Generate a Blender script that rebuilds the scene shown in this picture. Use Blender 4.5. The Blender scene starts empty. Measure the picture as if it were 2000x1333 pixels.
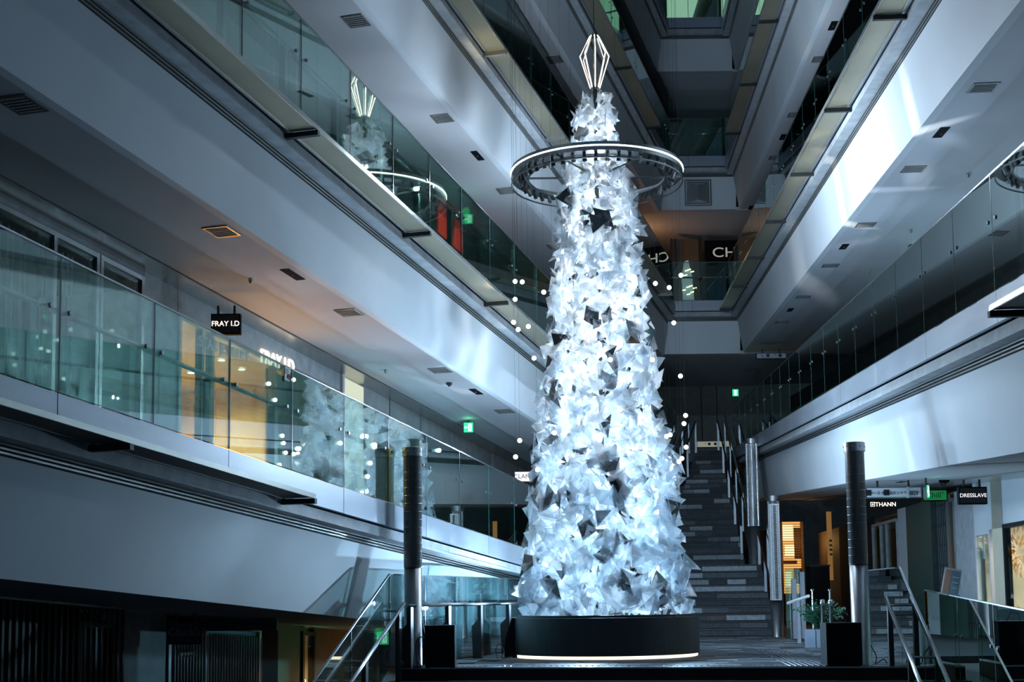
import bpy, bmesh, math, random
from mathutils import Vector, Matrix
R = random.Random(7)
C = bpy.context.scene.collection
# ------------------------------------------------------------------ camera
F_PX, PPX, PPY = 2660.0, 1000.0, 909.0
TH, RO = math.radians(5.6), math.radians(0.68)
FW = Vector((0, math.cos(TH), math.sin(TH)))
UP0 = Vector((0, -math.sin(TH), math.cos(TH))); RT0 = Vector((1, 0, 0))
RT = RT0*math.cos(RO) - UP0*math.sin(RO); UP = UP0*math.cos(RO) + RT0*math.sin(RO)
if UP0.dot(RT) > 0:
    RT = RT0*math.cos(RO) + UP0*math.sin(RO); UP = UP0*math.cos(RO) - RT0*math.sin(RO)
cam_d = bpy.data.cameras.new('camera'); cam = bpy.data.objects.new('camera', cam_d); C.objects.link(cam)
cam.matrix_world = Matrix(((RT.x, UP.x, -FW.x, 0), (RT.y, UP.y, -FW.y, 0), (RT.z, UP.z, -FW.z, 0), (0, 0, 0, 1)))
cam_d.sensor_width = 36; cam_d.lens = F_PX/2000*36; cam_d.shift_y = (PPY-666.5)/2000
cam_d.clip_start = 0.1; cam_d.clip_end = 300
scene = bpy.context.scene; scene.camera = cam
# ------------------------------------------------------------------ world, exposure
w = bpy.data.worlds.new('world'); scene.world = w; w.use_nodes = True
w.node_tree.nodes['Background'].inputs[0].default_value = (0.24, 0.46, 0.76, 1)
w.node_tree.nodes['Background'].inputs[1].default_value = 0.07
vs = scene.view_settings
vs.view_transform = 'Standard'; vs.look = 'None'; vs.gamma = 1; vs.use_curve_mapping = False; vs.exposure = 0.9
cy = scene.cycles
cy.max_bounces = 10; cy.transparent_max_bounces = 24; cy.diffuse_bounces = 3; cy.glossy_bounces = 4
cy.transmission_bounces = 4; cy.sample_clamp_indirect = 3.0; cy.caustics_reflective = False; cy.caustics_refractive = False
cy.use_denoising = True; cy.use_light_tree = True
# ------------------------------------------------------------------ lights
TX, TY = 1.46, 22.0            # the tree's axis
FLOOR = -0.93
def light(kind, name, loc, power, color, radius=0.1, target=None, angle=60, blend=0.6, size=None):
    d = bpy.data.lights.new(name, kind); d.energy = power; d.color = color
    o = bpy.data.objects.new(name, d); C.objects.link(o); o.location = loc
    if kind == 'SPOT': d.spot_size = math.radians(angle); d.spot_blend = blend; d.shadow_soft_size = radius
    elif kind == 'POINT': d.shadow_soft_size = radius
    elif kind == 'AREA':
        d.shape = 'RECTANGLE'; d.size, d.size_y = size; d.spread = math.radians(angle)
    if target is not None:
        v = Vector(target)-Vector(loc); o.rotation_euler = v.to_track_quat('-Z', 'Y').to_euler()
    return o
for i in range(9):             # lamps on the mast inside the tree
    z = -0.05+i*0.95
    light('POINT', 'tree_core_lamp', (TX, TY, z), 480 if i < 3 else 250 if i < 6 else 120, ((0.50, 0.76, 1.0) if i < 3 else (0.80, 0.91, 1.0)), 0.05)
for i in range(10):            # spot lamps of the halo ring shining down on the tree
    a = 2*math.pi*(i+.5)/10
    light('SPOT', 'ring_spot_lamp', (TX+1.28*math.cos(a), TY+1.28*math.sin(a), 6.75), 110, (0.80, 0.91, 1.0), 0.04,
          (TX+0.6*math.cos(a), TY+0.6*math.sin(a), 1.8), 34, 0.8)
for i in range(6):             # and up on its top
    a = 2*math.pi*(i+.5)/6
    light('SPOT', 'ring_spot_lamp', (TX+1.28*math.cos(a), TY+1.28*math.sin(a), 7.1), 30, (0.80, 0.91, 1.0), 0.04,
          (TX, TY, 7.9), 40, 0.8)
for i in range(6):             # unseen fill spots added at ring, drum rim and mid-tree to brighten the galleries
    a = 2*math.pi*(i+.25)/6
    light('SPOT', 'added_ring_fill', (TX+1.50*math.cos(a), TY+1.50*math.sin(a), 6.80), (90 if math.cos(a) < -.1 else 300), (0.62, 0.80, 1.0), 0.03, (TX+4*math.cos(a), TY+4*math.sin(a), 6.6), 165, .5)
    light('SPOT', 'added_rim_fill', (TX+1.48*math.cos(a), TY+1.48*math.sin(a), FLOOR+.80), 190, (0.45, 0.72, 1.0), 0.03, (TX+4*math.cos(a), TY+4*math.sin(a), FLOOR+2.4), 160, .6)
    light('SPOT', 'added_film_fill', (TX+1.35*math.cos(a+.5), TY+1.35*math.sin(a+.5), 2.5), (65 if math.cos(a+.5) < 0 else 95), (0.56, 0.77, 1.0), 0.03, (TX+4*math.cos(a+.5), TY+4*math.sin(a+.5), 2.6), 165, .6)
# ================================================================== geometry frames
# ramps: k -> (z of glass foot at D=20, slope)
LR = {0: (-3.16, -.0645), 1: (1.24, -.0645), 2: (5.63, -.064), 3: (10.1, -.055), 4: (14.55, -.052), 5: (19.0, -.048)}
RR = {0: (-1.06, .0523), 1: (3.34, .0523), 2: (7.95, .050), 3: (12.5, .047), 4: (17.0, .045), 5: (21.5, .045)}
BR = {1: 4.52, 2: 9.05, 3: 13.62, 4: 18.1, 5: 22.6}
DB = 41.2
def z0(side, k, D):
    if side == 'B': return BR[k]
    if side == 'L': return LR[k][0]+LR[k][1]*(D-20)
    if k == 0: return min(RR[0][0]+RR[0][1]*(D-20), FLOOR)
    return RR[k][0]+RR[k][1]*(D-20)
def P(side, s, D, z=0.0):
    "s metres from the glass plane into the atrium, D metres along, z height"
    if side == 'L': return Vector((-7.36+.302*D+s*.957, D-s*.289, z))
    if side == 'R': return Vector((3.965+.067*D-s*.998, D+s*.067, z))
    return Vector((D, DB-s, z))
def RD(side): return (2.0, DB+.5)
def ray(x, y):
    v = FW+RT*((x-PPX)/F_PX)+UP*((PPY-y)/F_PX); return v/v.y
def at(x, y, D): return ray(x, y)*D
def on(side, x, y, s):
    r = ray(x, y)
    D = (-7.36+s*1.045)/(r.x-.302) if side == 'L' else (3.965-s*1.002)/(r.x-.067)
    return D+(.289*s if side == 'L' else -.067*s), r.z*D
def Dof(side, x, s): return on(side, x, 800, s)[0]
CH = 2.85                      # corridor height under the next ramp
# narrow spots added to stand in for film glints streaking bands and soffits
def streak(side, x, y, s_, src, ang, power, col, sc=(.35, 1.6)):
    D, z = on(side, x, y, s_)
    l = light('SPOT', 'added_streak_spot', (TX+(-1.52 if side == 'L' else 1.52), TY-.5, src), power, col, .03, P(side, s_, D, z), ang, 1.0)
    l.scale = (sc[0], sc[1], 1)
for a in (('L', 632, 470, -.32, 6.7, 14, 800, (.85, .95, 1)), ('L', 905, 625, -.32, 6.7, 20, 200, (1, .98, .95)), ('L', 945, 660, -.32, 2.2, 16, 150, (.9, .96, 1)),
          ('L', 560, 440, -.32, 6.7, 12, 160, (.8, .9, 1)), ('L', 960, 110, .2, 2.0, 12, 700, (1, .86, .45), (1, 1)), ('L', 768, 1065, -.32, 6.7, 7, 240, (1, .96, .9)),
          ('L', 690, 1130, -.32, 6.7, 16, 160, (.6, .75, 1), (.8, 1.3)), ('L', 900, 40, -.32, 2.2, 20, 110, (.8, .88, 1), (.8, 1.4)), ('L', 990, 250, -.32, 2.2, 20, 150, (.85, .93, 1), (.6, 1.5)),
          ('R', 1640, 380, -.32, 2.2, 14, 1000, (1, .98, .92)), ('R', 1775, 240, -.32, 2.2, 11, 1000, (.95, 1, 1)), ('R', 1690, 360, -.32, 2.2, 16, 300, (.7, .8, 1)),
          ('R', 1560, 540, -.32, 2.2, 14, 900, (.9, .96, 1)), ('R', 1768, 880, -.32, 6.7, 9, 450, (1, .98, .9)), ('R', 1665, 850, -.32, 6.7, 8, 420, (1, .98, .9)),
          ('R', 1865, 850, -.32, 6.7, 9, 260, (.9, .95, 1)), ('R', 1540, 960, -.32, 6.7, 10, 500, (1, .98, .9)), ('R', 1800, 790, -.32, 6.7, 9, 220, (1, .98, .95), (.8, 1)),
          ('R', 1575, 300, .2, 2.0, 10, 350, (1, .9, .55), (1, .6)), ('R', 1600, 240, .2, 2.0, 8, 500, (1, .86, .45), (1.5, .5))):
    streak(*a)
def ceil_beam(side, k, D, s_, src, ang, power, col, sc):
    l = light('SPOT', 'added_streak_spot', (TX+(-1.52 if side == 'L' else 1.52), TY-.5, src), power, col, .03, P(side, s_, D, z0(side, k, D)-1.58), ang, 1.0); l.scale = (sc[0], sc[1], 1)
for a in (('L', 2, 24.3, -1.0, 1.2, 11, 160, (.95, .98, 1), (1.6, .5)), ('L', 2, 23.2, -1.3, 1.2, 9, 140, (.9, .95, 1), (1.6, .4)), ('L', 2, 20.6, -1.2, 1.2, 6, 120, (1, .9, .75), (1.6, .5)),
          ('L', 2, 17.6, -.9, 1.2, 14, 140, (.8, .87, 1), (1.5, .5)), ('L', 3, 26.2, -1.0, 1.2, 9, 260, (.95, 1, .95), (1.2, .7)), ('R', 2, 20.6, -1.0, 1.2, 12, 260, (.75, .88, 1), (1.8, .4)),
          ('R', 2, 18.3, -.7, 1.2, 10, 180, (.75, .88, 1), (1.8, .4)), ('R', 2, 25.2, -1.1, 1.2, 10, 220, (.8, .9, 1), (1.8, .4)), ('R', 3, 27.2, -.9, 1.2, 9, 420, (1, .92, .6), (1.2, .6))):
    ceil_beam(*a)
# ================================================================== materials
def mat(name, col, rough=.6, metal=0., spec=.5, emit=None, es=0., noise=None, bump=None, alpha=None):
    m = bpy.data.materials.new(name); m.use_nodes = True; nt = m.node_tree; b = nt.nodes['Principled BSDF']
    b.inputs['Base Color'].default_value = (*col, 1); b.inputs['Roughness'].default_value = rough
    b.inputs['Metallic'].default_value = metal; b.inputs['Specular IOR Level'].default_value = spec
    if emit: b.inputs['Emission Color'].default_value = (*emit, 1); b.inputs['Emission Strength'].default_value = es
    tc = nt.nodes.new('ShaderNodeTexCoord')
    sc, amt = noise if noise else (3.0, .06)
    mp = nt.nodes.new('ShaderNodeMapping'); nt.links.new(tc.outputs['Object'], mp.inputs[0])
    mp.inputs['Scale'].default_value = sc if isinstance(sc, tuple) else (sc, sc, sc)
    n = nt.nodes.new('ShaderNodeTexNoise'); n.inputs['Scale'].default_value = 1.0; n.inputs['Detail'].default_value = 6
    nt.links.new(mp.outputs[0], n.inputs['Vector'])
    mr = nt.nodes.new('ShaderNodeMapRange'); mr.inputs['From Min'].default_value = .3; mr.inputs['From Max'].default_value = .7
    mr.inputs['To Min'].default_value = 1-amt; mr.inputs['To Max'].default_value = 1+amt
    nt.links.new(n.outputs['Fac'], mr.inputs['Value'])
    mx = nt.nodes.new('ShaderNodeMix'); mx.data_type = 'RGBA'; mx.blend_type = 'MULTIPLY'; mx.inputs['Factor'].default_value = 1
    mx.inputs['A'].default_value = (*col, 1); nt.links.new(mr.outputs[0], mx.inputs['B'])
    nt.links.new(mx.outputs['Result'], b.inputs['Base Color'])
    if bump:
        bn = nt.nodes.new('ShaderNodeTexNoise'); bn.inputs['Scale'].default_value = bump[0]; bn.inputs['Detail'].default_value = 4
        nt.links.new(tc.outputs['Object'], bn.inputs['Vector'])
        bp = nt.nodes.new('ShaderNodeBump'); bp.inputs['Strength'].default_value = bump[1]; bp.inputs['Distance'].default_value = .02
        nt.links.new(bn.outputs['Fac'], bp.inputs['Height']); nt.links.new(bp.outputs[0], b.inputs['Normal'])
    if alpha is not None: b.inputs['Alpha'].default_value = alpha
    return m
def emis(name, col, s): return mat(name, (0, 0, 0), emit=col, es=s)
M = {}
M['plaster'] = mat('plaster', (.66, .69, .72), .55, noise=(1.2, .03), spec=.4)
M['ceiling'] = mat('ceiling', (.56, .57, .60), .7, noise=(1.0, .03))
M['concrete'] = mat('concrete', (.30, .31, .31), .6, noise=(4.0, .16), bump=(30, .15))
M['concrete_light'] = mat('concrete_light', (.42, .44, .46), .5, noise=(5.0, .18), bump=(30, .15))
M['steel_face'] = mat('steel_face', (.50, .54, .60), .38, .55, noise=((1, 1, 6), .06))
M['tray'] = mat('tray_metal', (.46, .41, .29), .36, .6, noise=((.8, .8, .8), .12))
M['tray_lip'] = mat('tray_lip', (.75, .74, .68), .25, .8)
M['strip'] = mat('strip_metal', (.42, .42, .41), .25, .7, noise=(1.5, .1))
M['dark'] = mat('dark_metal', (.028, .03, .033), .45, .3)
M['black'] = mat('black', (.006, .007, .009), .8, spec=.12)
M['gap'] = mat('shadow_gap', (.012, .013, .015), .9)
M['chrome'] = mat('brushed_steel', (.62, .64, .66), .22, 1.0, noise=((3, 3, 40), .05))
M['steel_dark'] = mat('stainless_dark', (.34, .35, .36), .3, .95)
M['groove'] = mat('groove_steel', (.22, .22, .22), .35, .9)
M['floor_dark'] = mat('floor_dark', (.018, .02, .023), .6, spec=.2, noise=(3, .2))
M['carpet'] = mat('gallery_floor', (.09, .095, .10), .5)
M['white'] = mat('white_board', (.75, .77, .80), .5)
M['ink'] = mat('ink', (.02, .02, .025), .6)
M['cream'] = mat('cream_wall', (.70, .62, .47), .6)
M['shop_warm'] = mat('shop_warm', (.62, .44, .27), .6)
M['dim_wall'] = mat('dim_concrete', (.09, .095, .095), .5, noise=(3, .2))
M['cream_light'] = mat('cream_light', (.72, .68, .58), .6)
M['timber'] = mat('warm_timber', (.36, .20, .09), .5, noise=((1, 1, 12), .25))
M['brown'] = mat('brown_wall', (.16, .10, .055), .6)
M['curtain'] = mat('string_curtain', (.26, .30, .34), .8)
M['green_pt'] = mat('green_paint', (.05, .20, .12), .5)
M['cable'] = mat('cable', (.30, .34, .34), .4)
M['leaf'] = mat('fern_leaf', (.03, .13, .07), .5, noise=(9, .35))
M['dried'] = mat('dried_grass', (.50, .28, .14), .7, noise=(12, .3))
M['planter'] = mat('planter_grey', (.20, .24, .30), .5, noise=(6, .12))
M['base_black'] = mat('base_black', (.018, .023, .028), .42)
M['e_white'] = emis('lamp_white', (1, .97, .90), 4)
M['e_ring'] = emis('ring_light', (.86, .97, 1.0), 2.2)
M['e_bulb'] = emis('bulb_light', (.95, .98, 1.0), 2.5)
M['e_lantern'] = emis('lantern_tube', (1, .90, .76), 2.2)
M['e_warm'] = emis('warm_lamp', (1, .60, .24), 1.1)
M['e_sign'] = emis('sign_letters', (1, .86, .68), 1.3)
M['e_signw'] = emis('sign_face', (.95, .95, 1.0), .6)
M['e_green'] = emis('exit_green', (.02, .75, .28), 1.0)
M['e_exitw'] = emis('exit_white', (.78, 1, .85), 1.3)
M['e_pale'] = emis('lit_ceiling', (.42, .56, .44), .6)
M['e_cream'] = emis('lit_cream', (.74, .80, .62), .5)
M['e_cream_warm'] = emis('warm_goods', (1, .78, .42), .75)
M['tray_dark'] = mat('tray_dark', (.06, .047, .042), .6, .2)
M['e_base'] = emis('base_glow', (1.0, .84, .58), 1.0)
M['e_chill'] = emis('chill_green', (.01, .28, .07), .3)
def glass_mat(name, tint, refl=1.0, haze=0.0, hcol=(.3, .6, .6)):
    m = bpy.data.materials.new(name); m.use_nodes = True; nt = m.node_tree; nt.nodes.clear()
    out = nt.nodes.new('ShaderNodeOutputMaterial'); tr = nt.nodes.new('ShaderNodeBsdfTransparent'); tr.inputs[0].default_value = (*tint, 1)
    gl = nt.nodes.new('ShaderNodeBsdfGlossy'); gl.inputs['Roughness'].default_value = 0.0; gl.inputs[0].default_value = (.9, 1, .97, 1)
    fr = nt.nodes.new('ShaderNodeLayerWeight'); fr.inputs[0].default_value = .5
    pw = nt.nodes.new('ShaderNodeMath'); pw.operation = 'POWER'; pw.inputs[1].default_value = 4.5; nt.links.new(fr.outputs['Facing'], pw.inputs[0])
    mu = nt.nodes.new('ShaderNodeMath'); mu.operation = 'MULTIPLY_ADD'; mu.inputs[1].default_value = .9*refl; mu.inputs[2].default_value = .045*refl; mu.use_clamp = True
    nt.links.new(pw.outputs[0], mu.inputs[0]); mx = nt.nodes.new('ShaderNodeMixShader')
    nt.links.new(mu.outputs[0], mx.inputs[0])
    if haze > 0:
        df = nt.nodes.new('ShaderNodeBsdfDiffuse'); df.inputs[0].default_value = (*hcol, 1)
        m2 = nt.nodes.new('ShaderNodeMixShader'); m2.inputs[0].default_value = haze
        nt.links.new(tr.outputs[0], m2.inputs[1]); nt.links.new(df.outputs[0], m2.inputs[2]); nt.links.new(m2.outputs[0], mx.inputs[1])
    else: nt.links.new(tr.outputs[0], mx.inputs[1])
    nt.links.new(gl.outputs[0], mx.inputs[2]); nt.links.new(mx.outputs[0], out.inputs[0])
    return m
M['glass_high'] = glass_mat('upper_balustrade_glass', (.74, .91, .85), 2.6, .008, (.25, .6, .6))
M['glass'] = glass_mat('balustrade_glass', (.72, .90, .86), 3.8, .008, (.25, .6, .6))
M['glass_low'] = glass_mat('platform_glass', (.74, .88, .88), 3.4, .09, (.35, .65, .72))
M['shop_glass'] = glass_mat('shop_glass', (.86, .92, .90), 1.0)
M['glass_edge'] = mat('glass_edge', (.03, .09, .08), .3)
def film_mat(name, trans, glossy, tl, rough=.08, crumple=.9):
    m = bpy.data.materials.new(name); m.use_nodes = True; nt = m.node_tree; nt.nodes.clear(); N = nt.nodes.new; K = nt.links.new
    out = N('ShaderNodeOutputMaterial'); geo = N('ShaderNodeNewGeometry'); oi = N('ShaderNodeObjectInfo')
    add = N('ShaderNodeMath'); add.operation = 'ADD'; K(geo.outputs['Random Per Island'], add.inputs[0]); K(oi.outputs['Random'], add.inputs[1])
    fr = N('ShaderNodeMath'); fr.operation = 'FRACT'; K(add.outputs[0], fr.inputs[0])
    cr = N('ShaderNodeValToRGB'); e = cr.color_ramp.elements; e[0].color = (.82, .91, 1, 1); e[1].color = (1, .95, .97, 1); e[1].position = 1
    x = e.new(.45); x.color = (.96, .98, 1, 1); x = e.new(.7); x.color = (.72, .87, 1, 1); x = e.new(.8); x.color = (.93, .97, 1, 1)
    K(fr.outputs[0], cr.inputs[0])
    tc = N('ShaderNodeTexCoord'); mp = N('ShaderNodeMapping'); mp.inputs['Scale'].default_value = (9, 9, 4.5); mp.inputs['Rotation'].default_value = (.3, .5, .2); K(tc.outputs['Object'], mp.inputs[0])
    nz = N('ShaderNodeTexVoronoi'); nz.inputs['Scale'].default_value = 1.0; K(mp.outputs[0], nz.inputs['Vector'])
    vm = N('ShaderNodeVectorMath'); vm.operation = 'SUBTRACT'; vm.inputs[1].default_value = (.5, .5, .5); K(nz.outputs['Color'], vm.inputs[0])
    v2 = N('ShaderNodeVectorMath'); v2.operation = 'SCALE'; v2.inputs['Scale'].default_value = crumple; K(vm.outputs[0], v2.inputs[0])
    v3 = N('ShaderNodeVectorMath'); v3.operation = 'ADD'; K(geo.outputs['Normal'], v3.inputs[0]); K(v2.outputs[0], v3.inputs[1])
    bp = N('ShaderNodeVectorMath'); bp.operation = 'NORMALIZE'; K(v3.outputs[0], bp.inputs[0])
    sx_ = N('ShaderNodeSeparateColor'); K(nz.outputs['Color'], sx_.inputs[0])
    T = N('ShaderNodeBsdfTransparent'); T.inputs[0].default_value = (*tl, 1)
    Dn = N('ShaderNodeBsdfTranslucent'); K(cr.outputs[0], Dn.inputs[0]); K(bp.outputs[0], Dn.inputs['Normal'])
    Df = N('ShaderNodeBsdfDiffuse'); K(cr.outputs[0], Df.inputs[0]); K(bp.outputs[0], Df.inputs['Normal'])
    G = N('ShaderNodeBsdfGlossy'); G.inputs['Roughness'].default_value = rough; K(bp.outputs[0], G.inputs['Normal'])
    hs = N('ShaderNodeValToRGB'); h = hs.color_ramp.elements; h[0].color = (.8, .9, 1, 1); h[1].color = (1, .85, .7, 1)
    y = h.new(.5); y.color = (1, 1, 1, 1); y = h.new(.62); y.color = (.6, .8, 1, 1); K(sx_.outputs[0], hs.inputs[0]); K(hs.outputs[0], G.inputs[0])
    a = N('ShaderNodeMixShader'); a.inputs[0].default_value = .35; K(Dn.outputs[0], a.inputs[1]); K(Df.outputs[0], a.inputs[2])
    b = N('ShaderNodeMixShader'); mr = N('ShaderNodeMapRange'); mr.inputs['To Min'].default_value = max(0, trans-.22); mr.inputs['To Max'].default_value = min(1, trans+.22)
    mulr = N('ShaderNodeMath'); mulr.operation = 'MULTIPLY'; mulr.inputs[1].default_value = 7.3; K(fr.outputs[0], mulr.inputs[0])
    f2 = N('ShaderNodeMath'); f2.operation = 'FRACT'; K(mulr.outputs[0], f2.inputs[0]); K(f2.outputs[0], mr.inputs['Value'])
    K(mr.outputs[0], b.inputs[0]); K(a.outputs[0], b.inputs[1]); K(T.outputs[0], b.inputs[2])
    c = N('ShaderNodeMixShader'); c.inputs[0].default_value = glossy; K(b.outputs[0], c.inputs[1]); K(G.outputs[0], c.inputs[2]); K(c.outputs[0], out.inputs[0])
    return m
M['film'] = film_mat('clear_film', .60, .26, (.95, .98, 1))
M['film_mirror'] = mat('mirror_film', (.30, .32, .34), .16, .85, bump=(2, .1), noise=(4, .3))
# ================================================================== object helpers
def tag(o, label=None, cat=None, group=None, kind=None):
    if label: o['label'] = label
    if cat: o['category'] = cat
    if group: o['group'] = group
    if kind: o['kind'] = kind
    return o
def link(o, parent=None):
    C.objects.link(o)
    if parent is not None: o.parent = parent; o.matrix_parent_inverse = parent.matrix_basis.inverted()
    return o
def thing(name, label, cat, loc=(0, 0, 0), group=None, kind=None):
    o = bpy.data.objects.new(name, None); C.objects.link(o); o.location = loc; o.empty_display_size = .2
    return tag(o, label, cat, group, kind)
def mesh(name, vs_, fs, m, parent=None, smooth=False):
    me = bpy.data.meshes.new(name); me.from_pydata([tuple(v) for v in vs_], [], fs)
    ms = m if isinstance(m, (list, tuple)) else [m]
    for q in ms: me.materials.append(q)
    if smooth: me.polygons.foreach_set('use_smooth', [True]*len(me.polygons))
    me.validate(); me.update()
    o = bpy.data.objects.new(name, me); return link(o, parent)
class MB:
    def __init__(s): s.v = []; s.f = []
    def add(s, v, f): n = len(s.v); s.v += [Vector(p) for p in v]; s.f += [tuple(n+i for i in g) for g in f]; return s
    def hexa(s, p): return s.add(p, [(0, 1, 2, 3), (7, 6, 5, 4), (0, 4, 5, 1), (1, 5, 6, 2), (2, 6, 7, 3), (3, 7, 4, 0)])
    def box(s, a, b):
        (x0, y0, z0_), (x1, y1, z1) = a, b
        return s.hexa([(x0, y0, z0_), (x1, y0, z0_), (x1, y1, z0_), (x0, y1, z0_), (x0, y0, z1), (x1, y0, z1), (x1, y1, z1), (x0, y1, z1)][::1])
    def obox(s, c, u, v, w_, hu, hv, hw):
        c, u, v, w_ = Vector(c), Vector(u).normalized(), Vector(v).normalized(), Vector(w_).normalized()
        p = [c+u*a*hu+v*b*hv+w_*d*hw for d in (-1, 1) for a, b in ((-1, -1), (1, -1), (1, 1), (-1, 1))]
        return s.hexa(p)
    def tube(s, pts, r, n=8, cap=True):
        pts = [Vector(p) for p in pts]; rs = r if isinstance(r, (list, tuple)) else [r]*len(pts); rings = []
        for i, p in enumerate(pts):
            d = (pts[min(i+1, len(pts)-1)]-pts[max(i-1, 0)]).normalized()
            a = d.cross(Vector((0, 0, 1)) if abs(d.z) < .9 else Vector((1, 0, 0))).normalized(); b = d.cross(a)
            rings.append([p+(a*math.cos(2*math.pi*k/n)+b*math.sin(2*math.pi*k/n))*rs[i] for k in range(n)])
        v = [q for g in rings for q in g]; f = []
        for i in range(len(pts)-1):
            for k in range(n): f.append((i*n+k, i*n+(k+1) % n, (i+1)*n+(k+1) % n, (i+1)*n+k))
        if cap: f.append(tuple(range(n))[::-1]); f.append(tuple((len(pts)-1)*n+k for k in range(n)))
        return s.add(v, f)
    def lathe(s, c, prof, n=32):
        v = []; f = []
        for r, z in prof:
            for k in range(n): a = 2*math.pi*k/n; v.append((c[0]+r*math.cos(a), c[1]+r*math.sin(a), c[2]+z))
        for i in range(len(prof)-1):
            for k in range(n): f.append((i*n+k, i*n+(k+1) % n, (i+1)*n+(k+1) % n, (i+1)*n+k))
        f.append(tuple(range(n))[::-1]); f.append(tuple((len(prof)-1)*n+k for k in range(n)))
        return s.add(v, f)
    def prism(s, side, k, poly, D0, D1, zabs=False, zf=None):
        "profile [(s, dz)] swept along a gallery from D0 to D1"
        n = len(poly); v = []
        for D in (D0, D1):
            zz = 0 if zabs else (zf(D) if zf else z0(side, k, D))
            v += [P(side, a, D, zz+b) for a, b in poly]
        f = [(i, (i+1) % n, n+(i+1) % n, n+i) for i in range(n)]+[tuple(range(n))[::-1], tuple(n+i for i in range(n))]
        return s.add(v, f)
    def sphere(s, c, r, n=12, m_=8, sz=1):
        prof = [(max(1e-4, r*math.sin(math.pi*i/m_)), -r*sz*math.cos(math.pi*i/m_)) for i in range(m_+1)]
        return s.lathe(c, prof, n)
    def build(s, name, m, parent=None, smooth=False, **kw):
        me = bpy.data.meshes.new(name); me.from_pydata([tuple(v) for v in s.v], [], s.f)
        me.materials.append(m)
        if smooth: me.polygons.foreach_set('use_smooth', [True]*len(me.polygons))
        me.update()
        if not smooth or True:
            bm = bmesh.new(); bm.from_mesh(me); bmesh.ops.recalc_face_normals(bm, faces=bm.faces); bm.to_mesh(me); bm.free()
        o = link(bpy.data.objects.new(name, me), parent); return tag(o, **kw) if kw else o
def rect(s0, s1, a, b): return [(s0, a), (s1, a), (s1, b), (s0, b)]
def struct(name, mb, m, label=None, parent=None):
    return mb.build(name, m, parent, kind='structure', label=label)
def text(name, s, size, loc, right, up, m, parent=None, depth=.004, align='CENTER', bold=0.0, sx=1.0):
    c = bpy.data.curves.new(name, 'FONT'); c.body = s; c.size = size; c.extrude = depth; c.align_x = align; c.align_y = 'CENTER'; c.offset = bold
    c.materials.append(m); o = bpy.data.objects.new(name, c); C.objects.link(o)
    r_, u = Vector(right).normalized(), Vector(up).normalized(); n = r_.cross(u).normalized(); u = n.cross(r_)
    mw = Matrix(((r_.x*sx, u.x, n.x, loc[0]), (r_.y*sx, u.y, n.y, loc[1]), (r_.z*sx, u.z, n.z, loc[2]), (0, 0, 0, 1)))
    dg = bpy.context.evaluated_depsgraph_get(); me = bpy.data.meshes.new_from_object(o.evaluated_get(dg)); bpy.data.objects.remove(o)
    me.transform(mw)
    if not me.materials: me.materials.append(m)
    t = bpy.data.objects.new(name, me); return link(t, parent)
ORD = ['first', 'second', 'third', 'fourth', 'fifth', 'sixth', 'seventh', 'eighth', 'ninth', 'tenth', 'eleventh', 'twelfth', 'thirteenth', 'fourteenth']
WHERE = {('L', 0): 'basement gallery on the left', ('L', 1): 'lowest left gallery', ('L', 2): 'second left gallery', ('L', 3): 'third left gallery',
         ('L', 4): 'topmost left gallery', ('L', 5): 'uppermost left gallery', ('R', 0): 'ground walkway on the right', ('R', 1): 'lowest right gallery', ('R', 2): 'second right gallery',
         ('R', 3): 'third right gallery', ('R', 4): 'topmost right gallery', ('R', 5): 'uppermost right gallery', ('B', 1): 'landing at the stair head', ('B', 2): 'lowest end landing',
         ('B', 3): 'middle end landing', ('B', 4): 'top end landing', ('B', 5): 'uppermost end landing'}
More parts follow.
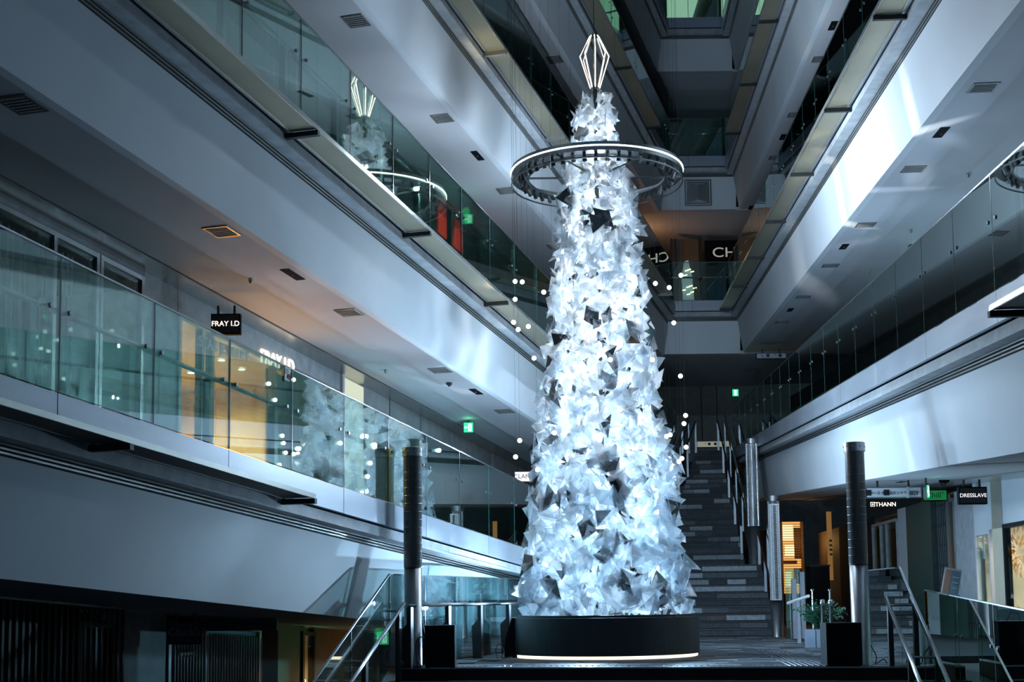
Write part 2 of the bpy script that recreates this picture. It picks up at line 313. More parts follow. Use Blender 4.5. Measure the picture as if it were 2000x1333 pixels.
# ================================================================== galleries
JL, PL = 11.53, 1.4355        # joint phase and pitch, left
JR, PR_ = 13.40, 1.497        # right
TRIM = [0]
def gallery(side, k, D0, D1, trays=(), tp=3.65, floor=True, wall=True):
    W = WHERE[(side, k)]; has_up = (k+1) in (LR if side == 'L' else RR if side == 'R' else BR)
    if floor:
        struct('floor', MB().prism(side, k, rect(-.02, -2.6 if side != 'R' or k else -3.05, -.28, 0), D0, D1), M['carpet'], 'dark floor slab of the '+W)
    TRIM[0] += 1
    t = thing('trim_%d' % TRIM[0], 'metal faced slab edge of the '+W, None, P(side, 0, D0, z0(side, k, D0)), kind='structure')
    pitch = {'L': PL*2, 'R': PR_*2, 'B': 1.2}[side]; ph = {'L': JL, 'R': JR, 'B': 4.4}[side]
    n0 = math.floor((D0-ph)/pitch); D = ph+n0*pitch
    while D < D1:
        a, b = max(D, D0)+.006, min(D+pitch, D1)-.006
        if b-a > .05: MB().prism(side, k, rect(0, -.05, -.31, .01), a, b).build('panel', M['steel_face'], t)
        D += pitch
    MB().prism(side, k, rect(-.07, -.2, -.45, -.33), D0, D1).build('concrete_edge', M['concrete_light'], t)
    MB().prism(side, k, rect(-.05, -.30, -.47, -.44), D0, D1).build('soffit', M['concrete_light'], t)
    for j in range(3):
        MB().prism(side, k, rect(-.215-.012*j, -.245-.012*j, -.495-.035*j, -.478-.035*j), D0, D1).build('rail', M['strip'], t)
    MB().prism(side, k, rect(-.26, -.30, -.60, -.46), D0, D1).build('shadow_gap', M['gap'], t)
    # plaster fascia, leaning back a little towards its foot
    TRIM[0] += 1
    MB().prism(side, k, [(-.25, -.585), (-.40, -1.58), (-.52, -1.58), (-.37, -.585)], D0, D1).build('trim_%d' % TRIM[0], M['plaster'], None, kind='structure', label='tall white plaster fascia under the '+W)
    struct('ceiling', MB().prism(side, k, rect(-.51, -2.05 if side != 'B' else -3.0, -1.578, -1.45), D0, D1), M['ceiling'], 'flat plaster soffit below the '+W)
    if side != 'B':
        TRIM[0] += 1
        MB().prism(side, k, rect(-2.07, -2.6 if side == 'L' or k > 1 else -3.1, -1.60, -1.47), D0, D1).build('trim_%d' % TRIM[0], M['strip'], None, kind='structure', label='metal ceiling strip beside the shopfronts below the '+W)
    # light trays with bracket arms
    if trays:
        T = thing('light_tray', 'tan metal light tray row hung outside the '+W, 'light tray', P(side, 0, trays[0][0], z0(side, k, trays[0][0])))
        for a, b in trays:
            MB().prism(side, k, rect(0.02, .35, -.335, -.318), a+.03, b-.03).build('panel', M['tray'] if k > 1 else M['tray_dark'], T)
            m_ = MB(); m_.prism(side, k, rect(.345, .362, -.345, -.29), a, b); m_.prism(side, k, rect(.0, .018, -.345, -.31), a, b)
            m_.build('lip', M['tray_lip'], T)
            MB().prism(side, k, rect(-.24, .36, -.40, -.338), b-.03, b+.03).build('bracket', M['dark'] if (side, k) != ('L', 3) else M['strip'], T)
    return t
def tray_list(a, b, step, first):
    o = []; D = first
    while D-step > a: D -= step
    while D < b: o.append((max(a, D-step), D)); D += step
    return o
def balustrade(side, k, D0, D1, phase, pitch, s=0.0, h=1.2, rail=True, label=None, zf=None, m=None, posts=True, name='glass_balustrade'):
    zz = zf or (lambda D: z0(side, k, D))
    T = thing(name, label or 'green tinted glass balustrade with round handrail along the '+WHERE[(side, k)], 'balustrade', P(side, s, D0, zz(D0)))
    n = math.ceil((D0-phase)/pitch-1e-6); js = [phase+i*pitch for i in range(n, n+80) if phase+i*pitch < D1-.2]
    js = [D0]+[j for j in js if j > D0+.2]+[D1]
    for a, b in zip(js[:-1], js[1:]):
        g = MB().prism(side, k, rect(s-.008, s+.008, .02, h), a+.008, b-.008, zf=zz).build('glass_pane', m or (M['glass'] if k < 2 else M['glass_high']), T)
        e = MB().prism(side, k, rect(s-.010, s+.010, .02, h), b-.007, b+.007, zf=zz).build('joint', M['glass_edge'], T)
        if rail:
            for q in (a+.13, b-.13):
                r = MB()
                if q > D0+.1:
                    p = P(side, s, q, zz(q)+.74); o_ = P(side, s-.09, q, zz(q)+.74)
                    r.tube([P(side, s+.02, q, zz(q)+.74), o_], .022, 8).build('clamp', M['steel_dark'], T)
            if posts: MB().prism(side, k, rect(s-.06, s-.14, .0, .72), b-.30, b-.22, zf=zz).build('post', M['steel_dark'], T)
            MB().tube([P(side, s-.12, a+.03, zz(a+.03)+.76), P(side, s-.12, b-.03, zz(b-.03)+.76)], .026, 8).build('handrail', M['chrome'], T, smooth=True)
    MB().prism(side, k, rect(s-.014, s+.014, h, h+.016), D0, D1, zf=zz).build('top_edge', M['steel_dark'], T)
    return T
for k in (1, 2, 3, 4, 5):
    tr = {1: tray_list(4, Dof('L', 616, .35)+.02, 3.65, Dof('L', 616, .35)),
          2: tray_list(6, DB, 3.66, 15.8), 3: tray_list(8, DB, 3.9, 23.2), 4: tray_list(12, DB, 3.9, 29.8), 5: tray_list(20, DB, 3.9, 29.8)}[k]
    gallery('L', k, 3.0, DB, tr)
    balustrade('L', k, 5.0 if k < 3 else 12.0, DB-.3, JL+(.2 if k == 2 else 0), PL)
for k in (1, 2, 3, 4, 5):
    e = Dof('R', 1910, .35)
    tr = {1: [(e-9, e-4.5), (e-4.5, e-.55)], 2: tray_list(6, DB, 3.9, 16.97), 3: tray_list(10, DB, 4.2, 28.8), 4: tray_list(20, DB, 4.2, 30), 5: tray_list(20, DB, 4.2, 30)}[k]
    gallery('R', k, 3.0, DB, tr)
    if k == 1:   # end bracket of the short right hand tray
        MB().prism('R', 1, rect(-.24, .36, -.40, -.338), e-.58, e-.5).build('bracket', M['dark'], bpy.data.objects.get('light_tray.005') or None)
    balustrade('R', k, 5.0 if k < 3 else 12.0, DB-.3, JR, PR_)
for k in (2, 3, 4, 5):
    gallery('B', k, 4.5, 7.1, floor=False)
    struct('floor', MB().prism('B', k, rect(-.02, -7.0, -.28, 0), 1.6, 10.0), M['carpet'], 'dark floor of the '+WHERE[('B', k)])
    balustrade('B', k, 4.75, 6.9, 4.75, .95, posts=False)
# corridors behind the end landings: side walls, back walls, ceilings
for k in (1, 2, 3, 4):
    zb = BR[k]; zc = BR[k+1]-1.58
    struct('ceiling', MB().box((1.6, DB+.5, zc), (10.0, DB+7.0, zc+.1)), M['ceiling'], 'ceiling of the '+WHERE[('B', k)])
    back = DB+(5.6 if k != 4 else 15)
    if k != 1:
        struct('wall_back', MB().box((1.6, back, zb), (10.0, back+.2, zc)), M['brown'] if k == 2 else M['concrete'], 'rear wall behind the '+WHERE[('B', k)])
# ================================================================== inner walls of the galleries
LW, RW = -2.45, -2.45
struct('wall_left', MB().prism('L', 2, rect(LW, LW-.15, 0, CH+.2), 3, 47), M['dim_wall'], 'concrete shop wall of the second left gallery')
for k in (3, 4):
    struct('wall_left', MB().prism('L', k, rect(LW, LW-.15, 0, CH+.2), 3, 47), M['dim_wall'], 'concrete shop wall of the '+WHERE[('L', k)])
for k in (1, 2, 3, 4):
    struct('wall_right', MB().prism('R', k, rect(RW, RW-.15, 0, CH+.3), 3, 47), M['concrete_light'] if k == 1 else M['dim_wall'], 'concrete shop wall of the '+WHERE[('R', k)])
# far end and undercroft; side walls added to keep world light out
struct('wall_left', MB().box((-16.3, 16, -6), (-16, 58, 25)), M['dim_wall'], 'added light-blocking wall far left behind the shops')
struct('wall_right', MB().box((18, 12, -6), (18.3, 58, 25)), M['dim_wall'], 'added light-blocking wall far right behind the shops')
struct('wall_back', MB().box((-16, 58, -6), (18, 58.3, 25)), M['concrete'], 'dark end wall far behind the stair head')
struct('floor', MB().box((-16, -4, -6.2), (18, 52, -6)), M['floor_dark'], 'dark basement floor far below')
# ================================================================== shopfront wall of the lowest left gallery
def wbit(D0, D1, m, a=0.0, b=None, s=LW, th=.15, name='panel', parent=None, k=1, side='L'):
    b = CH+.2 if b is None else b
    return MB().prism(side, k, rect(s, s-th, a, b), D0, D1).build(name, m, parent)
Lx = lambda x: Dof('L', x, LW)
WL = thing('wall_left', 'concrete and shopfront wall of the lowest left gallery', None, P('L', LW, 15, 1.5), kind='structure')
wbit(3, Lx(0)-3.0, M['concrete'], parent=WL, name='concrete_panel')
for a, b in ((277, 345), (705, 760), (762, 820), (822, 880), (882, 960), (962, 1010)):
    wbit(Lx(a)+.01, Lx(b)-.01, M['concrete_light'] if a == 277 else M['concrete'], parent=WL, name='concrete_panel')
wbit(Lx(1010), 46, M['concrete'], parent=WL, name='concrete_panel')
wbit(Lx(570), Lx(664), M['brown'], 0, CH-.35, parent=WL, name='brown_panel')
wbit(Lx(345), Lx(664), M['concrete_light'], CH-.38, CH+.2, parent=WL, name='sign_band')
wbit(Lx(0)-3, Lx(277), M['concrete_light'], CH-.12, CH+.2, parent=WL, name='header_panel')
# string curtain window
WN = [0]
def window(label, side, k, s, D0, D1, za, zb, glass, frame, mull=(), fw=.06, depth=1.6, inner=None):
    WN[0] += 1
    T = thing('window_%d' % WN[0], label, None, P(side, s, D0, z0(side, k, D0)+za), kind='structure')
    for a, b in [(D0, D0+fw), (D1-fw, D1)]+[(q-fw/2, q+fw/2) for q in mull]:
        MB().prism(side, k, rect(s+.03, s-.08, za, zb), a, b).build('frame', frame, T)
    for a, b in ((za, za+fw), (zb-fw, zb)):
        MB().prism(side, k, rect(s+.028, s-.078, a, b), D0, D1).build('frame', frame, T)
    MB().prism(side, k, rect(s, s-.01, za+fw, zb-fw), D0+fw, D1-fw).build('pane', glass, T)
    if inner: # the room behind: back wall, floor, ceiling
        MB().prism(side, k, rect(s-depth, s-depth-.05, za, zb), D0-1, D1+1).build('room_wall', inner, T)
        m_ = MB(); m_.prism(side, k, rect(s-.1, s-depth, zb, zb+.05), D0-1, D1+1); m_.prism(side, k, rect(s-.1, s-depth, za-.05, za), D0-1, D1+1)
        m_.prism(side, k, rect(s-.1, s-depth, za, zb), D1+.98, D1+1.02); m_.prism(side, k, rect(s-.1, s-depth, za, zb), D0-1.02, D0-.98)
        m_.build('room_shell', inner, T)
    return T
w1 = window('wide dark shop window hung with string curtains', 'L', 1, LW, Lx(0)-3, Lx(186), 0, CH-.14, M['shop_glass'], M['steel_dark'], [Lx(98)], inner=M['black'])
cu = thing('string_curtain', 'pale string curtain hanging inside the dark corner shop window', 'curtain', P('L', LW-.3, 14, 1.7))
D = Lx(0)-2.8
while D < Lx(180):
    MB().prism('L', 1, rect(LW-.25, LW-.27, .02, CH-.2), D, D+R.uniform(.008, .03)).build('string', M['curtain'], cu); D += R.choice((.035, .05, .09, .13))
window('narrow dark shop window beside the concrete pier', 'L', 1, LW, Lx(188), Lx(275), 0, CH-.14, M['shop_glass'], M['steel_dark'], inner=M['black'])
# the warm shop
shop = window('warm lit glazed clothes shop front on the lowest left gallery', 'L', 1, LW, Lx(345), Lx(568), 0, CH-.4, M['shop_glass'], M['strip'], [Lx(392), Lx(412), Lx(535)], inner=M['shop_warm'], depth=2.6)
for i, (a, b) in enumerate(((Lx(350), Lx(395)), (Lx(430), Lx(500)))):
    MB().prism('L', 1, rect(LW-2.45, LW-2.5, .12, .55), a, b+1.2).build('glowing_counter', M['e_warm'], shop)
dl = MB()
for i in range(5):
    for j in range(2):
        q = Lx(345)+.5+i*.62; dl.lathe(P('L', LW-.7-j*.9, q, z0('L', 1, q)+CH-.42), [(.05, -.012), (.05, 0)], 12)
dl.build('downlight', M['e_white'], shop)
wbit(Lx(535), Lx(568), M['timber'], 0.02, CH-.5, s=LW-.12, th=.03, parent=shop, name='timber_panel')
for q in (Lx(380), Lx(470), Lx(555)):
    light('AREA', 'shop_lamp', P('L', LW-1.4, q, z0('L', 1, q)+CH-.5), 120, (1, .60, .30), size=(.8, .8), target=P('L', LW-1.4, q, 0), angle=150)
# backlit poster panel
po = thing('poster_lightbox', 'tall cream backlit poster panel with a fair haired figure in white', 'poster', P('L', LW+.02, Lx(685), 1.5))
wbit(Lx(668), Lx(706), M['e_cream'], .05, CH-.1, s=LW+.04, th=.12, parent=po, name='panel')
wbit(Lx(664), Lx(668), M['white'], .0, CH, s=LW+.05, th=.14, parent=po, name='frame')
q = Lx(686); zz_ = z0('L', 1, q)
fg = MB(); fg.prism('L', 1, [(LW+.045, 0), (LW+.05, 0), (LW+.05, .02), (LW+.045, .02)], q-.1, q+.1)
mesh('printed_figure', [P('L', LW+.047, q+a, zz_+b) for a, b in ((-.22, .35), (.22, .35), (.16, 1.0), (.09, 1.12), (-.09, 1.12), (-.17, 1.0))], [(0, 1, 2, 3, 4, 5)], mat('print_white', (.75, .72, .62), .6), po)
mesh('printed_head', [P('L', LW+.048, q+.09*math.cos(t*.5236), zz_+1.27+.14*math.sin(t*.5236)) for t in range(12)], [tuple(range(12))], mat('print_hair', (.40, .27, .17), .6), po)
# shop letters
up = Vector((0, 0, 1)); ldir = Vector((.302, 1, 0)).normalized(); rdir = -Vector((.067, 1, 0)).normalized()
def letters(s, x0, x1, y, side, k, ss, m, label, size, name='shop_lettering'):
    D, z = on(side, (x0+x1)/2, y, ss); T = thing(name, label, 'sign', P(side, ss, D, z))
    t = text('letters', s, size, P(side, ss+.03, D, z), ldir if side == 'L' else rdir, up, m, T, depth=.012)
    return T
letters('FRAY I.D', 512, 566, 708, 'L', 1, LW, M['e_sign'], 'glowing FRAY I.D letters on the concrete band above the warm shop', .30)
letters('STAR JEWELRY', 400, 470, 684, 'L', 1, LW, M['white'], 'white letters standing in for a STAR JEWELRY reflection on the warm shop glass', .22)  # reflected writing modelled as white letters at the glass
# hanging box signs ---------------------------------------------------------------
def box_sign(x0, x1, y0_, y1, D, label, face, body, s_, tm, ty=.5, tsize=None, hang=.12, name='hanging_sign', depth=.05, sx=1.0, frame=None, bold=0.0):
    c = at((x0+x1)/2, (y0_+y1)/2, D); wd = (x1-x0)/F_PX*D; hh = (y1-y0_)/F_PX*D
    T = thing(name, label, 'sign', c)
    MB().obox(c, (1, 0, 0), (0, 1, 0), up, wd/2, depth, hh/2).build('box', body, T)
    if face is not body: MB().obox(c-Vector((0, depth+.003, 0)), (1, 0, 0), (0, 1, 0), up, wd/2-.02, .003, hh/2-.02).build('face', face, T)
    for q in (-.28, .28):
        MB().tube([c+Vector((q*wd, 0, hh/2)), c+Vector((q*wd, 0, hh/2+hang))], .018, 6).build('hanger', M['dark'], T)
    if s_: text('lettering', s_, tsize or hh*.5, c-Vector((0, depth+.008, hh*(ty-.5))), (1, 0, 0), up, tm, T, depth=.002, sx=sx, bold=bold)
    return T, c, wd, hh
box_sign(413, 471, 614, 655, 18.3, 'black box sign reading FRAY I.D hanging under the left soffit', M['ink'], M['black'], 'FRAY I.D', M['e_sign'], tsize=.10)
box_sign(1004, 1041, 921, 943, 29.5, 'white lightbox sign reading CLANE beside the tree', M['e_signw'], M['dark'], 'CLANE', M['ink'], tsize=.135)
# exit signs
def exit_sign(x, y, D, wpx, hpx, label, yaw=0, arrow=True):
    c = at(x, y, D); wd = wpx/F_PX*D; hh = hpx/F_PX*D; ca, sa = math.cos(yaw), math.sin(yaw); u = Vector((ca, sa, 0)); n = Vector((sa, -ca, 0))
    T = thing('exit_sign', label, 'sign', c)
    MB().obox(c, u, n, up, wd/2, .04, hh/2).build('box', M['dark'], T)
    MB().obox(c+n*.042, u, n, up, wd/2-.005, .003, hh/2-.005).build('face', M['e_green'], T)
    f = c+n*.048
    def q(pts, nm):
        mesh(nm, [f+u*(a*wd)+up*(b*hh) for a, b in pts], [tuple(range(len(pts)))], M['e_exitw'], T)
    ox = .16 if arrow else 0
    q([(ox-.17, -.36), (ox-.17, .36), (ox+.17, .36), (ox+.17, -.36)], 'doorway_symbol')
    f = c+n*.052
    g = M['e_green']
    def r_(pts, nm='running_figure'):
        mesh(nm, [f+u*(a*wd)+up*(b*hh) for a, b in pts], [tuple(range(len(pts)))], g, T)
    r_([(ox+.0, .18), (ox+.07, .2), (ox+.08, .3), (ox+.01, .3)]); r_([(ox-.05, .14), (ox+.03, .16), (ox+.06, -.05), (ox-.02, -.08)])
    r_([(ox-.02, -.06), (ox+.05, -.05), (ox+.13, -.2), (ox+.09, -.24)]); r_([(ox-.02, -.06), (ox+.03, -.1), (ox-.06, -.3), (ox-.12, -.28)]); r_([(ox-.05, .14), (ox-.13, .04), (ox-.1, .0), (ox-.02, .08)])
    if arrow: q([(-.44, 0), (-.28, .16), (-.28, .05), (-.08, .05), (-.08, -.05), (-.28, -.05), (-.28, -.16)], 'arrow_symbol')
    MB().tube([c+up*hh/2, c+up*(hh/2+.15)], .015, 6).build('hanger', M['dark'], T)
    d = light('POINT', 'exit_glow_lamp', c+n*.25+up*.1, .3, (.1, 1, .4), .08)
    return T
exit_sign(915, 429, 27.0, 19, 21, 'green exit sign with arrow seen through the second left balustrade')
exit_sign(915, 836, 27.4, 19, 20, 'green exit sign with arrow under the lowest left soffit')
exit_sign(748, 1247, 22.6, 25, 26, 'green exit sign with arrow behind the left stair glass')
exit_sign(1436, 768, 41.0, 12, 14, 'small green exit sign above the stair head', arrow=False)
exit_sign(1780, 491, 25.5, 7, 24, 'pale exit sign seen edge on behind the lowest right balustrade', yaw=.5)
exit_sign(1809, 961, 22.0, 7, 26, 'pale exit sign seen edge on beside the green cafe sign', yaw=.5)
# ================================================================== ceiling fittings
def vent(side, k, D, s, w_, l_, label, slot=False):
    D += .289*s if side == 'L' else -.067*s
    z = z0(side, k, D)-1.583; c = P(side, s, D, z); u = Vector((1, 0, 0)); v = Vector((0, 1, 0))
    T = thing('ceiling_vent', label, 'vent', c)
    ax = (Vector((.302, 1, LR[k][1])) if side == 'L' else Vector((.067, 1, RR[k][1]))).normalized() if side != 'B' else u
    ac = Vector((ax.y, -ax.x, 0)).normalized(); n = ax.cross(ac)
    if not slot:
        m_ = MB()
        for sg in (-1, 1):
            m_.obox(c+ac*sg*w_/2, ax, ac, n, l_/2+.012, .014, .008); m_.obox(c+ax*sg*l_/2, ax, ac, n, .014, w_/2, .008)
        m_.build('frame', M['strip'], T)
        MB().obox(c, ax, ac, n, l_/2, w_/2, .003).build('backing', M['gap'], T)
        for i in range(6): MB().obox(c+ax*((i-2.5)*l_/6), ax, ac, n, l_/26, w_/2, .006).build('slat', M['concrete'], T)
    else:
        MB().obox(c, ax, ac, n, l_/2, w_/2, .004).build('opening', M['black'], T)
        MB().obox(c-n*0, ax, ac, n, .01, .01, .02).build('nozzle', M['strip'], T)
for k, Ds in {2: [12.11, 15.67, 19.21, 22.87, 26.4, 30.0], 3: [15.6, 19.46, 23.06, 26.68, 30.3], 4: [26.9, 30.51]}.items():
    for i, D in enumerate(Ds): vent('L', k, D, -.72, .30, .34, 'grey square air vent, %s from the viewer in the soffit below the %s' % (ORD[i], WHERE[('L', k)]))
for k, Ds in {2: [16.2, 19.98, 23.74, 27.49, 31.27, 35.12], 3: [27.85, 31.68, 35.4]}.items():
    for i, D in enumerate(Ds): vent('R', k, D, -.79, .30, .34, 'grey square air vent, %s from the viewer in the soffit below the %s' % (ORD[i], WHERE[('R', k)]))
for side, k, Ds in (('L', 2, [17.38, 24.6]), ('L', 3, [24.81]), ('R', 2, [18.09, 25.62, 33.16]), ('R', 3, [25.95, 33.52, 41.0])):
    for i, D in enumerate(Ds): vent(side, k, D, -.68 if side == 'L' else -.74, .13, .48, 'black slot opening, %s from the viewer in the soffit below the %s' % (ORD[i], WHERE[(side, k)]), True)
vent('R', 1, 24.0, -1.3, .1, .5, 'black slot opening in the soffit over the right walkway', True)
def det(side, k, D, s, r, label, name='smoke_detector', m=None):
    z = z0(side, k, D)-1.58; c = P(side, s, D, z); T = thing(name, label, name.split('_')[1] if '_' in name else name, c)
    MB().lathe(c, [(r*.7, -.05), (r, -.03), (r, 0)], 16).build('base', m or M['strip'], T); MB().sphere(c+Vector((0, 0, -.05)), r*.5, 10, 6).build('head', M['dark'], T)
for i, (side, k, D, s) in enumerate((('L', 2, 17.2, -1.3), ('L', 2, 22.4, -1.6), ('R', 2, 20.4, -1.7), ('R', 2, 24.3, -1.7), ('R', 2, 28.2, -1.7))):
    det(side, k, D, s, .028, 'small round detector, %s along the soffit below the %s' % (ORD[i if i < 2 else i-2], WHERE[(side, k)]))
det('L', 2, 23.6, -.9, .05, 'dark dome camera under the lowest left soffit', 'dome_camera', M['dark'])
det('R', 1, 23.5, -1.9, .09, 'dark dome camera under the lowest right gallery soffit', 'dome_camera', M['black'])
# second left gallery: red poster on its wall
def printed_portrait():
    D, z = on('L', 880, 440, LW); T = thing('poster', 'red portrait poster of a dark haired person seen through green glass', 'poster', P('L', LW, D, z))
    w_, h_ = 3.2, .85; f = lambda a, b, d=.012: P('L', LW+d, D+a, z+b)
    mr_, mk, mf, mw = mat('poster_red', (.75, .06, .04), .5, emit=(.8, .05, .03), es=.8), mat('poster_black', (.02, .02, .02), .6), mat('poster_skin', (.62, .40, .30), .6), mat('poster_white', (.7, .7, .7), .6)  # red print also emits, standing in for light on the sheet
    MB().prism('L', 2, rect(LW+.01, LW, z-.40-z0('L', 2, D), z+.34-z0('L', 2, D)), D-.75, D+.75).build('sheet', mr_, T)
    def el(cx, cy, rx, ry, m, d, n): mesh(n, [f(cx+rx*math.cos(t*.449), cy+ry*math.sin(t*.449), d) for t in range(14)], [tuple(range(14))], m, T)
    el(0.0, -.03, .20, .27, mk, .014, 'printed_hair'); el(.0, .03, .10, .13, mf, .018, 'printed_face'); el(.0, -.27, .13, .11, mw, .020, 'printed_collar')
printed_portrait()
# ================================================================== platform, stairs
MAIN = Vector((.182, .983, 0)); ACR = Vector((.983, -.182, 0))
def edgeX(D, side, s=0.0): return P(side, s, D)
def quadrow(D0, D1, z, th, a=.03):
    "slab across the atrium between D0 and D1 (front edges square to the atrium axis)"
    def cross(side, Dc):  # where the line through centre depth meets the side plane
        cx = (-7.36+.302*Dc+3.965+.067*Dc)/2
        # X = cx + t*.983, D = Dc - t*.182
        t = ((-7.36+.302*Dc)-cx)/(.983+.302*.182) if side == 'L' else ((3.965+.067*Dc)-cx)/(.983+.067*.182)
        t = t*(1-a/abs(t)); return Vector((cx+t*.983, Dc-t*.182, 0))
    A, B, C_, D_ = cross('L', D0), cross('R', D0), cross('R', D1), cross('L', D1)
    return [p+Vector((0, 0, z-th)) for p in (A, B, C_, D_)]+[p+Vector((0, 0, z)) for p in (A, B, C_, D_)]
EDGE = 18.35; S0 = 31.6
struct('floor', MB().hexa(quadrow(EDGE, S0+12, FLOOR-.012, .28)), M['floor_dark'], 'dark base slab of the tree platform')
TILES = [mat('tile_%d' % i, c, .6, spec=.2, noise=(14, .22)) for i, c in enumerate(((.035, .042, .050), (.050, .058, .068), (.08, .092, .105), (.20, .23, .25), (.29, .32, .35), (.10, .07, .07)))]
def tmat(): return R.choices(TILES, (4, 4.2, 2.6, 1.8, 1.6, .35))[0]
FT = thing('floor', 'slate plank paving of the tree platform', None, (2, 20, FLOOR), kind='structure')
rest = {}
cnt = 0; D = EDGE+.02
ctr = lambda D: (-7.36+.302*D+3.965+.067*D)/2
rows = []
while D < S0-.02:
    A = quadrow(D, D+.15, FLOOR, .011, .02); L = A[4]; Rr = A[5]; Lb, Rb = A[7], A[6]; n = (Rr-L).length; x = -R.uniform(0, .5)
    while x < n:
        l = R.choice((.45, .45, .6, .9)); a, b = max(x, 0), min(x+l, n); x += l
        if b-a < .03: continue
        vis = (Vector((L.lerp(Rr, (a+b)/2/n).x, D, 0))-Vector((TX, TY, 0))).length > 1.3
        if not vis: continue
        g = .004
        p = [L.lerp(Rr, (a+g)/n), L.lerp(Rr, (b-g)/n), Lb.lerp(Rb, (b-g)/n), Lb.lerp(Rb, (a+g)/n)]
        q = p[3]-p[0]; p[3] = p[0]+q*.96; p[2] = p[1]+(p[2]-p[1])*.96
        dz = R.uniform(-.001, .001)
        h = [v+Vector((0, 0, -.011)) for v in p]+[v+Vector((0, 0, dz)) for v in p]; m_ = tmat()
        rows.append((h, m_))
    D += .15
rows.sort(key=lambda r_: r_[0][0].y)
for i, (h, m_) in enumerate(rows):
    if i < 290: MB().hexa(h).build('tile', m_, FT)
    else: rest.setdefault(m_.name, (m_, MB()))[1].hexa(h)
rb = MB(); mm = list(rest.values()); vs_, fs, mi = [], [], []
for j, (m_, b) in enumerate(mm):
    n = len(vs_); vs_ += b.v; fs += [tuple(n+i for i in f) for f in b.f]; mi += [j]*len(b.f)
o = mesh('far_tiles', vs_, fs, [m_ for m_, b in mm], FT); o.data.polygons.foreach_set('material_index', mi); o['kind'] = 'stuff'
# grand stair rising behind the tree
ST = thing('staircase', 'wide slate staircase climbing behind the tree', 'stairs', (ctr(S0), S0, FLOOR))
NR, RI, TD = 32, .17, .30
D = S0; z = FLOOR
steps = []
for i in range(NR):
    dd = TD+(1.3 if i == 9 else 0)
    steps.append((D, z, dd)); 
    a_ = .06 if i < 10 else .30
    stp = MB().hexa(quadrow(D, D+dd+.02, z+RI, RI+.1, a_)).build('step', M['floor_dark'], ST)
    A = quadrow(D-.012, D, z+RI-.03, RI-.055, a_); n = (A[1]-A[0]).length; x = -R.uniform(0, .4)
    while x < n:
        l = R.choice((.45, .45, .62, .9)); a, b = max(x, 0), min(x+l, n); x += l
        if b-a < .04: continue
        u = (A[1]-A[0])/n; h = [A[0]+u*(a+.003), A[0]+u*(b-.003), A[3]+u*(b-.003), A[3]+u*(a+.003), A[4]+u*(a+.003), A[4]+u*(b-.003), A[7]+u*(b-.003), A[7]+u*(a+.003)]
        MB().hexa(h).build('riser_tile', tmat(), stp)
    MB().hexa(quadrow(D-.02, D+dd-.0, z+RI+.004, .02, a_)).build('tread', TILES[1] if i % 3 else TILES[2], stp)
    D += dd; z += RI
STOP, ZTOP = D, z
struct('floor', MB().box((1.6, STOP, ZTOP-.3), (10, 52, ZTOP)), M['carpet'], 'floor of the landing at the stair head')
# steps going down towards the viewer
SD = thing('staircase', 'dark stair flight descending from the platform front edge', 'stairs', (ctr(EDGE), EDGE, FLOOR))
for i in range(9):
    q = quadrow(EDGE-.30*(i+1), EDGE-.30*i, FLOOR-.17*(i+1), .4)
    st = MB().hexa(q).build('step', M['floor_dark'], SD)
    e = quadrow(EDGE-.30*(i+1)-.005, EDGE-.30*(i+1)+.03, FLOOR-.17*(i+1)+.004, .012)
    MB().hexa(e).build('nosing', M['steel_dark'], st)
MB().hexa(quadrow(EDGE-.01, EDGE+.03, FLOOR-.0, .02)).build('nosing', M['steel_dark'], SD)
# tactile dots and lines
td = thing('tactile_strip', 'row of steel tactile studs along the platform edge', 'paving strip', (2, EDGE+.3, FLOOR))
for i in range(74):
    t = -2.9+i*.082; c = Vector((ctr(EDGE+.28)+t*.983, EDGE+.28-t*.182, FLOOR))
    if -7.36+.302*c.y+.1 < c.x < 5: MB().lathe(c, [(.02, 0), (.014, .008)], 8).build('stud', M['chrome'], td)
tl = thing('tactile_strip', 'fan of steel guide bars running back from the platform edge', 'paving strip', (4.2, 20, FLOOR))
for i in range(7):
    a, b = Vector((3.62+i*.075, EDGE-.35, FLOOR+.004)), Vector((4.12+i*.075, 23.4, FLOOR+.004))
    MB().tube([a, b], .010, 6).build('guide_bar', M['chrome'], tl)
# ================================================================== stair and platform balustrades
PLz = lambda D: FLOOR
balustrade('L', 0, EDGE+.25, 30.5, EDGE+.25+1.3, 1.3, s=.06, h=1.27, rail=False, label='clear glass screen along the left edge of the tree platform', zf=PLz, m=M['glass_low'])
hr = thing('handrail', 'steel handrail on blade posts beside the left platform glass', 'handrail', P('L', .3, 20, FLOOR))
MB().tube([P('L', .28, EDGE+.4, FLOOR+.85), P('L', .28, 30, FLOOR+.85)], .026, 10).build('rail', M['chrome'], hr, smooth=True)
for q in (EDGE+.42, 20.25, 21.7, 23.15, 24.6, 26.1):
    MB().prism('L', 0, [(.26, 0), (.18, 0), (.16, .5), (.26, .6), (.26, .83), (.32, .83), (.32, 0)][::-1], q-.05, q+.05, zf=PLz).build('post', M['dark'], hr)
SL = .17/.30
dz = lambda D: FLOOR-max(0, (EDGE+.1-D))*SL
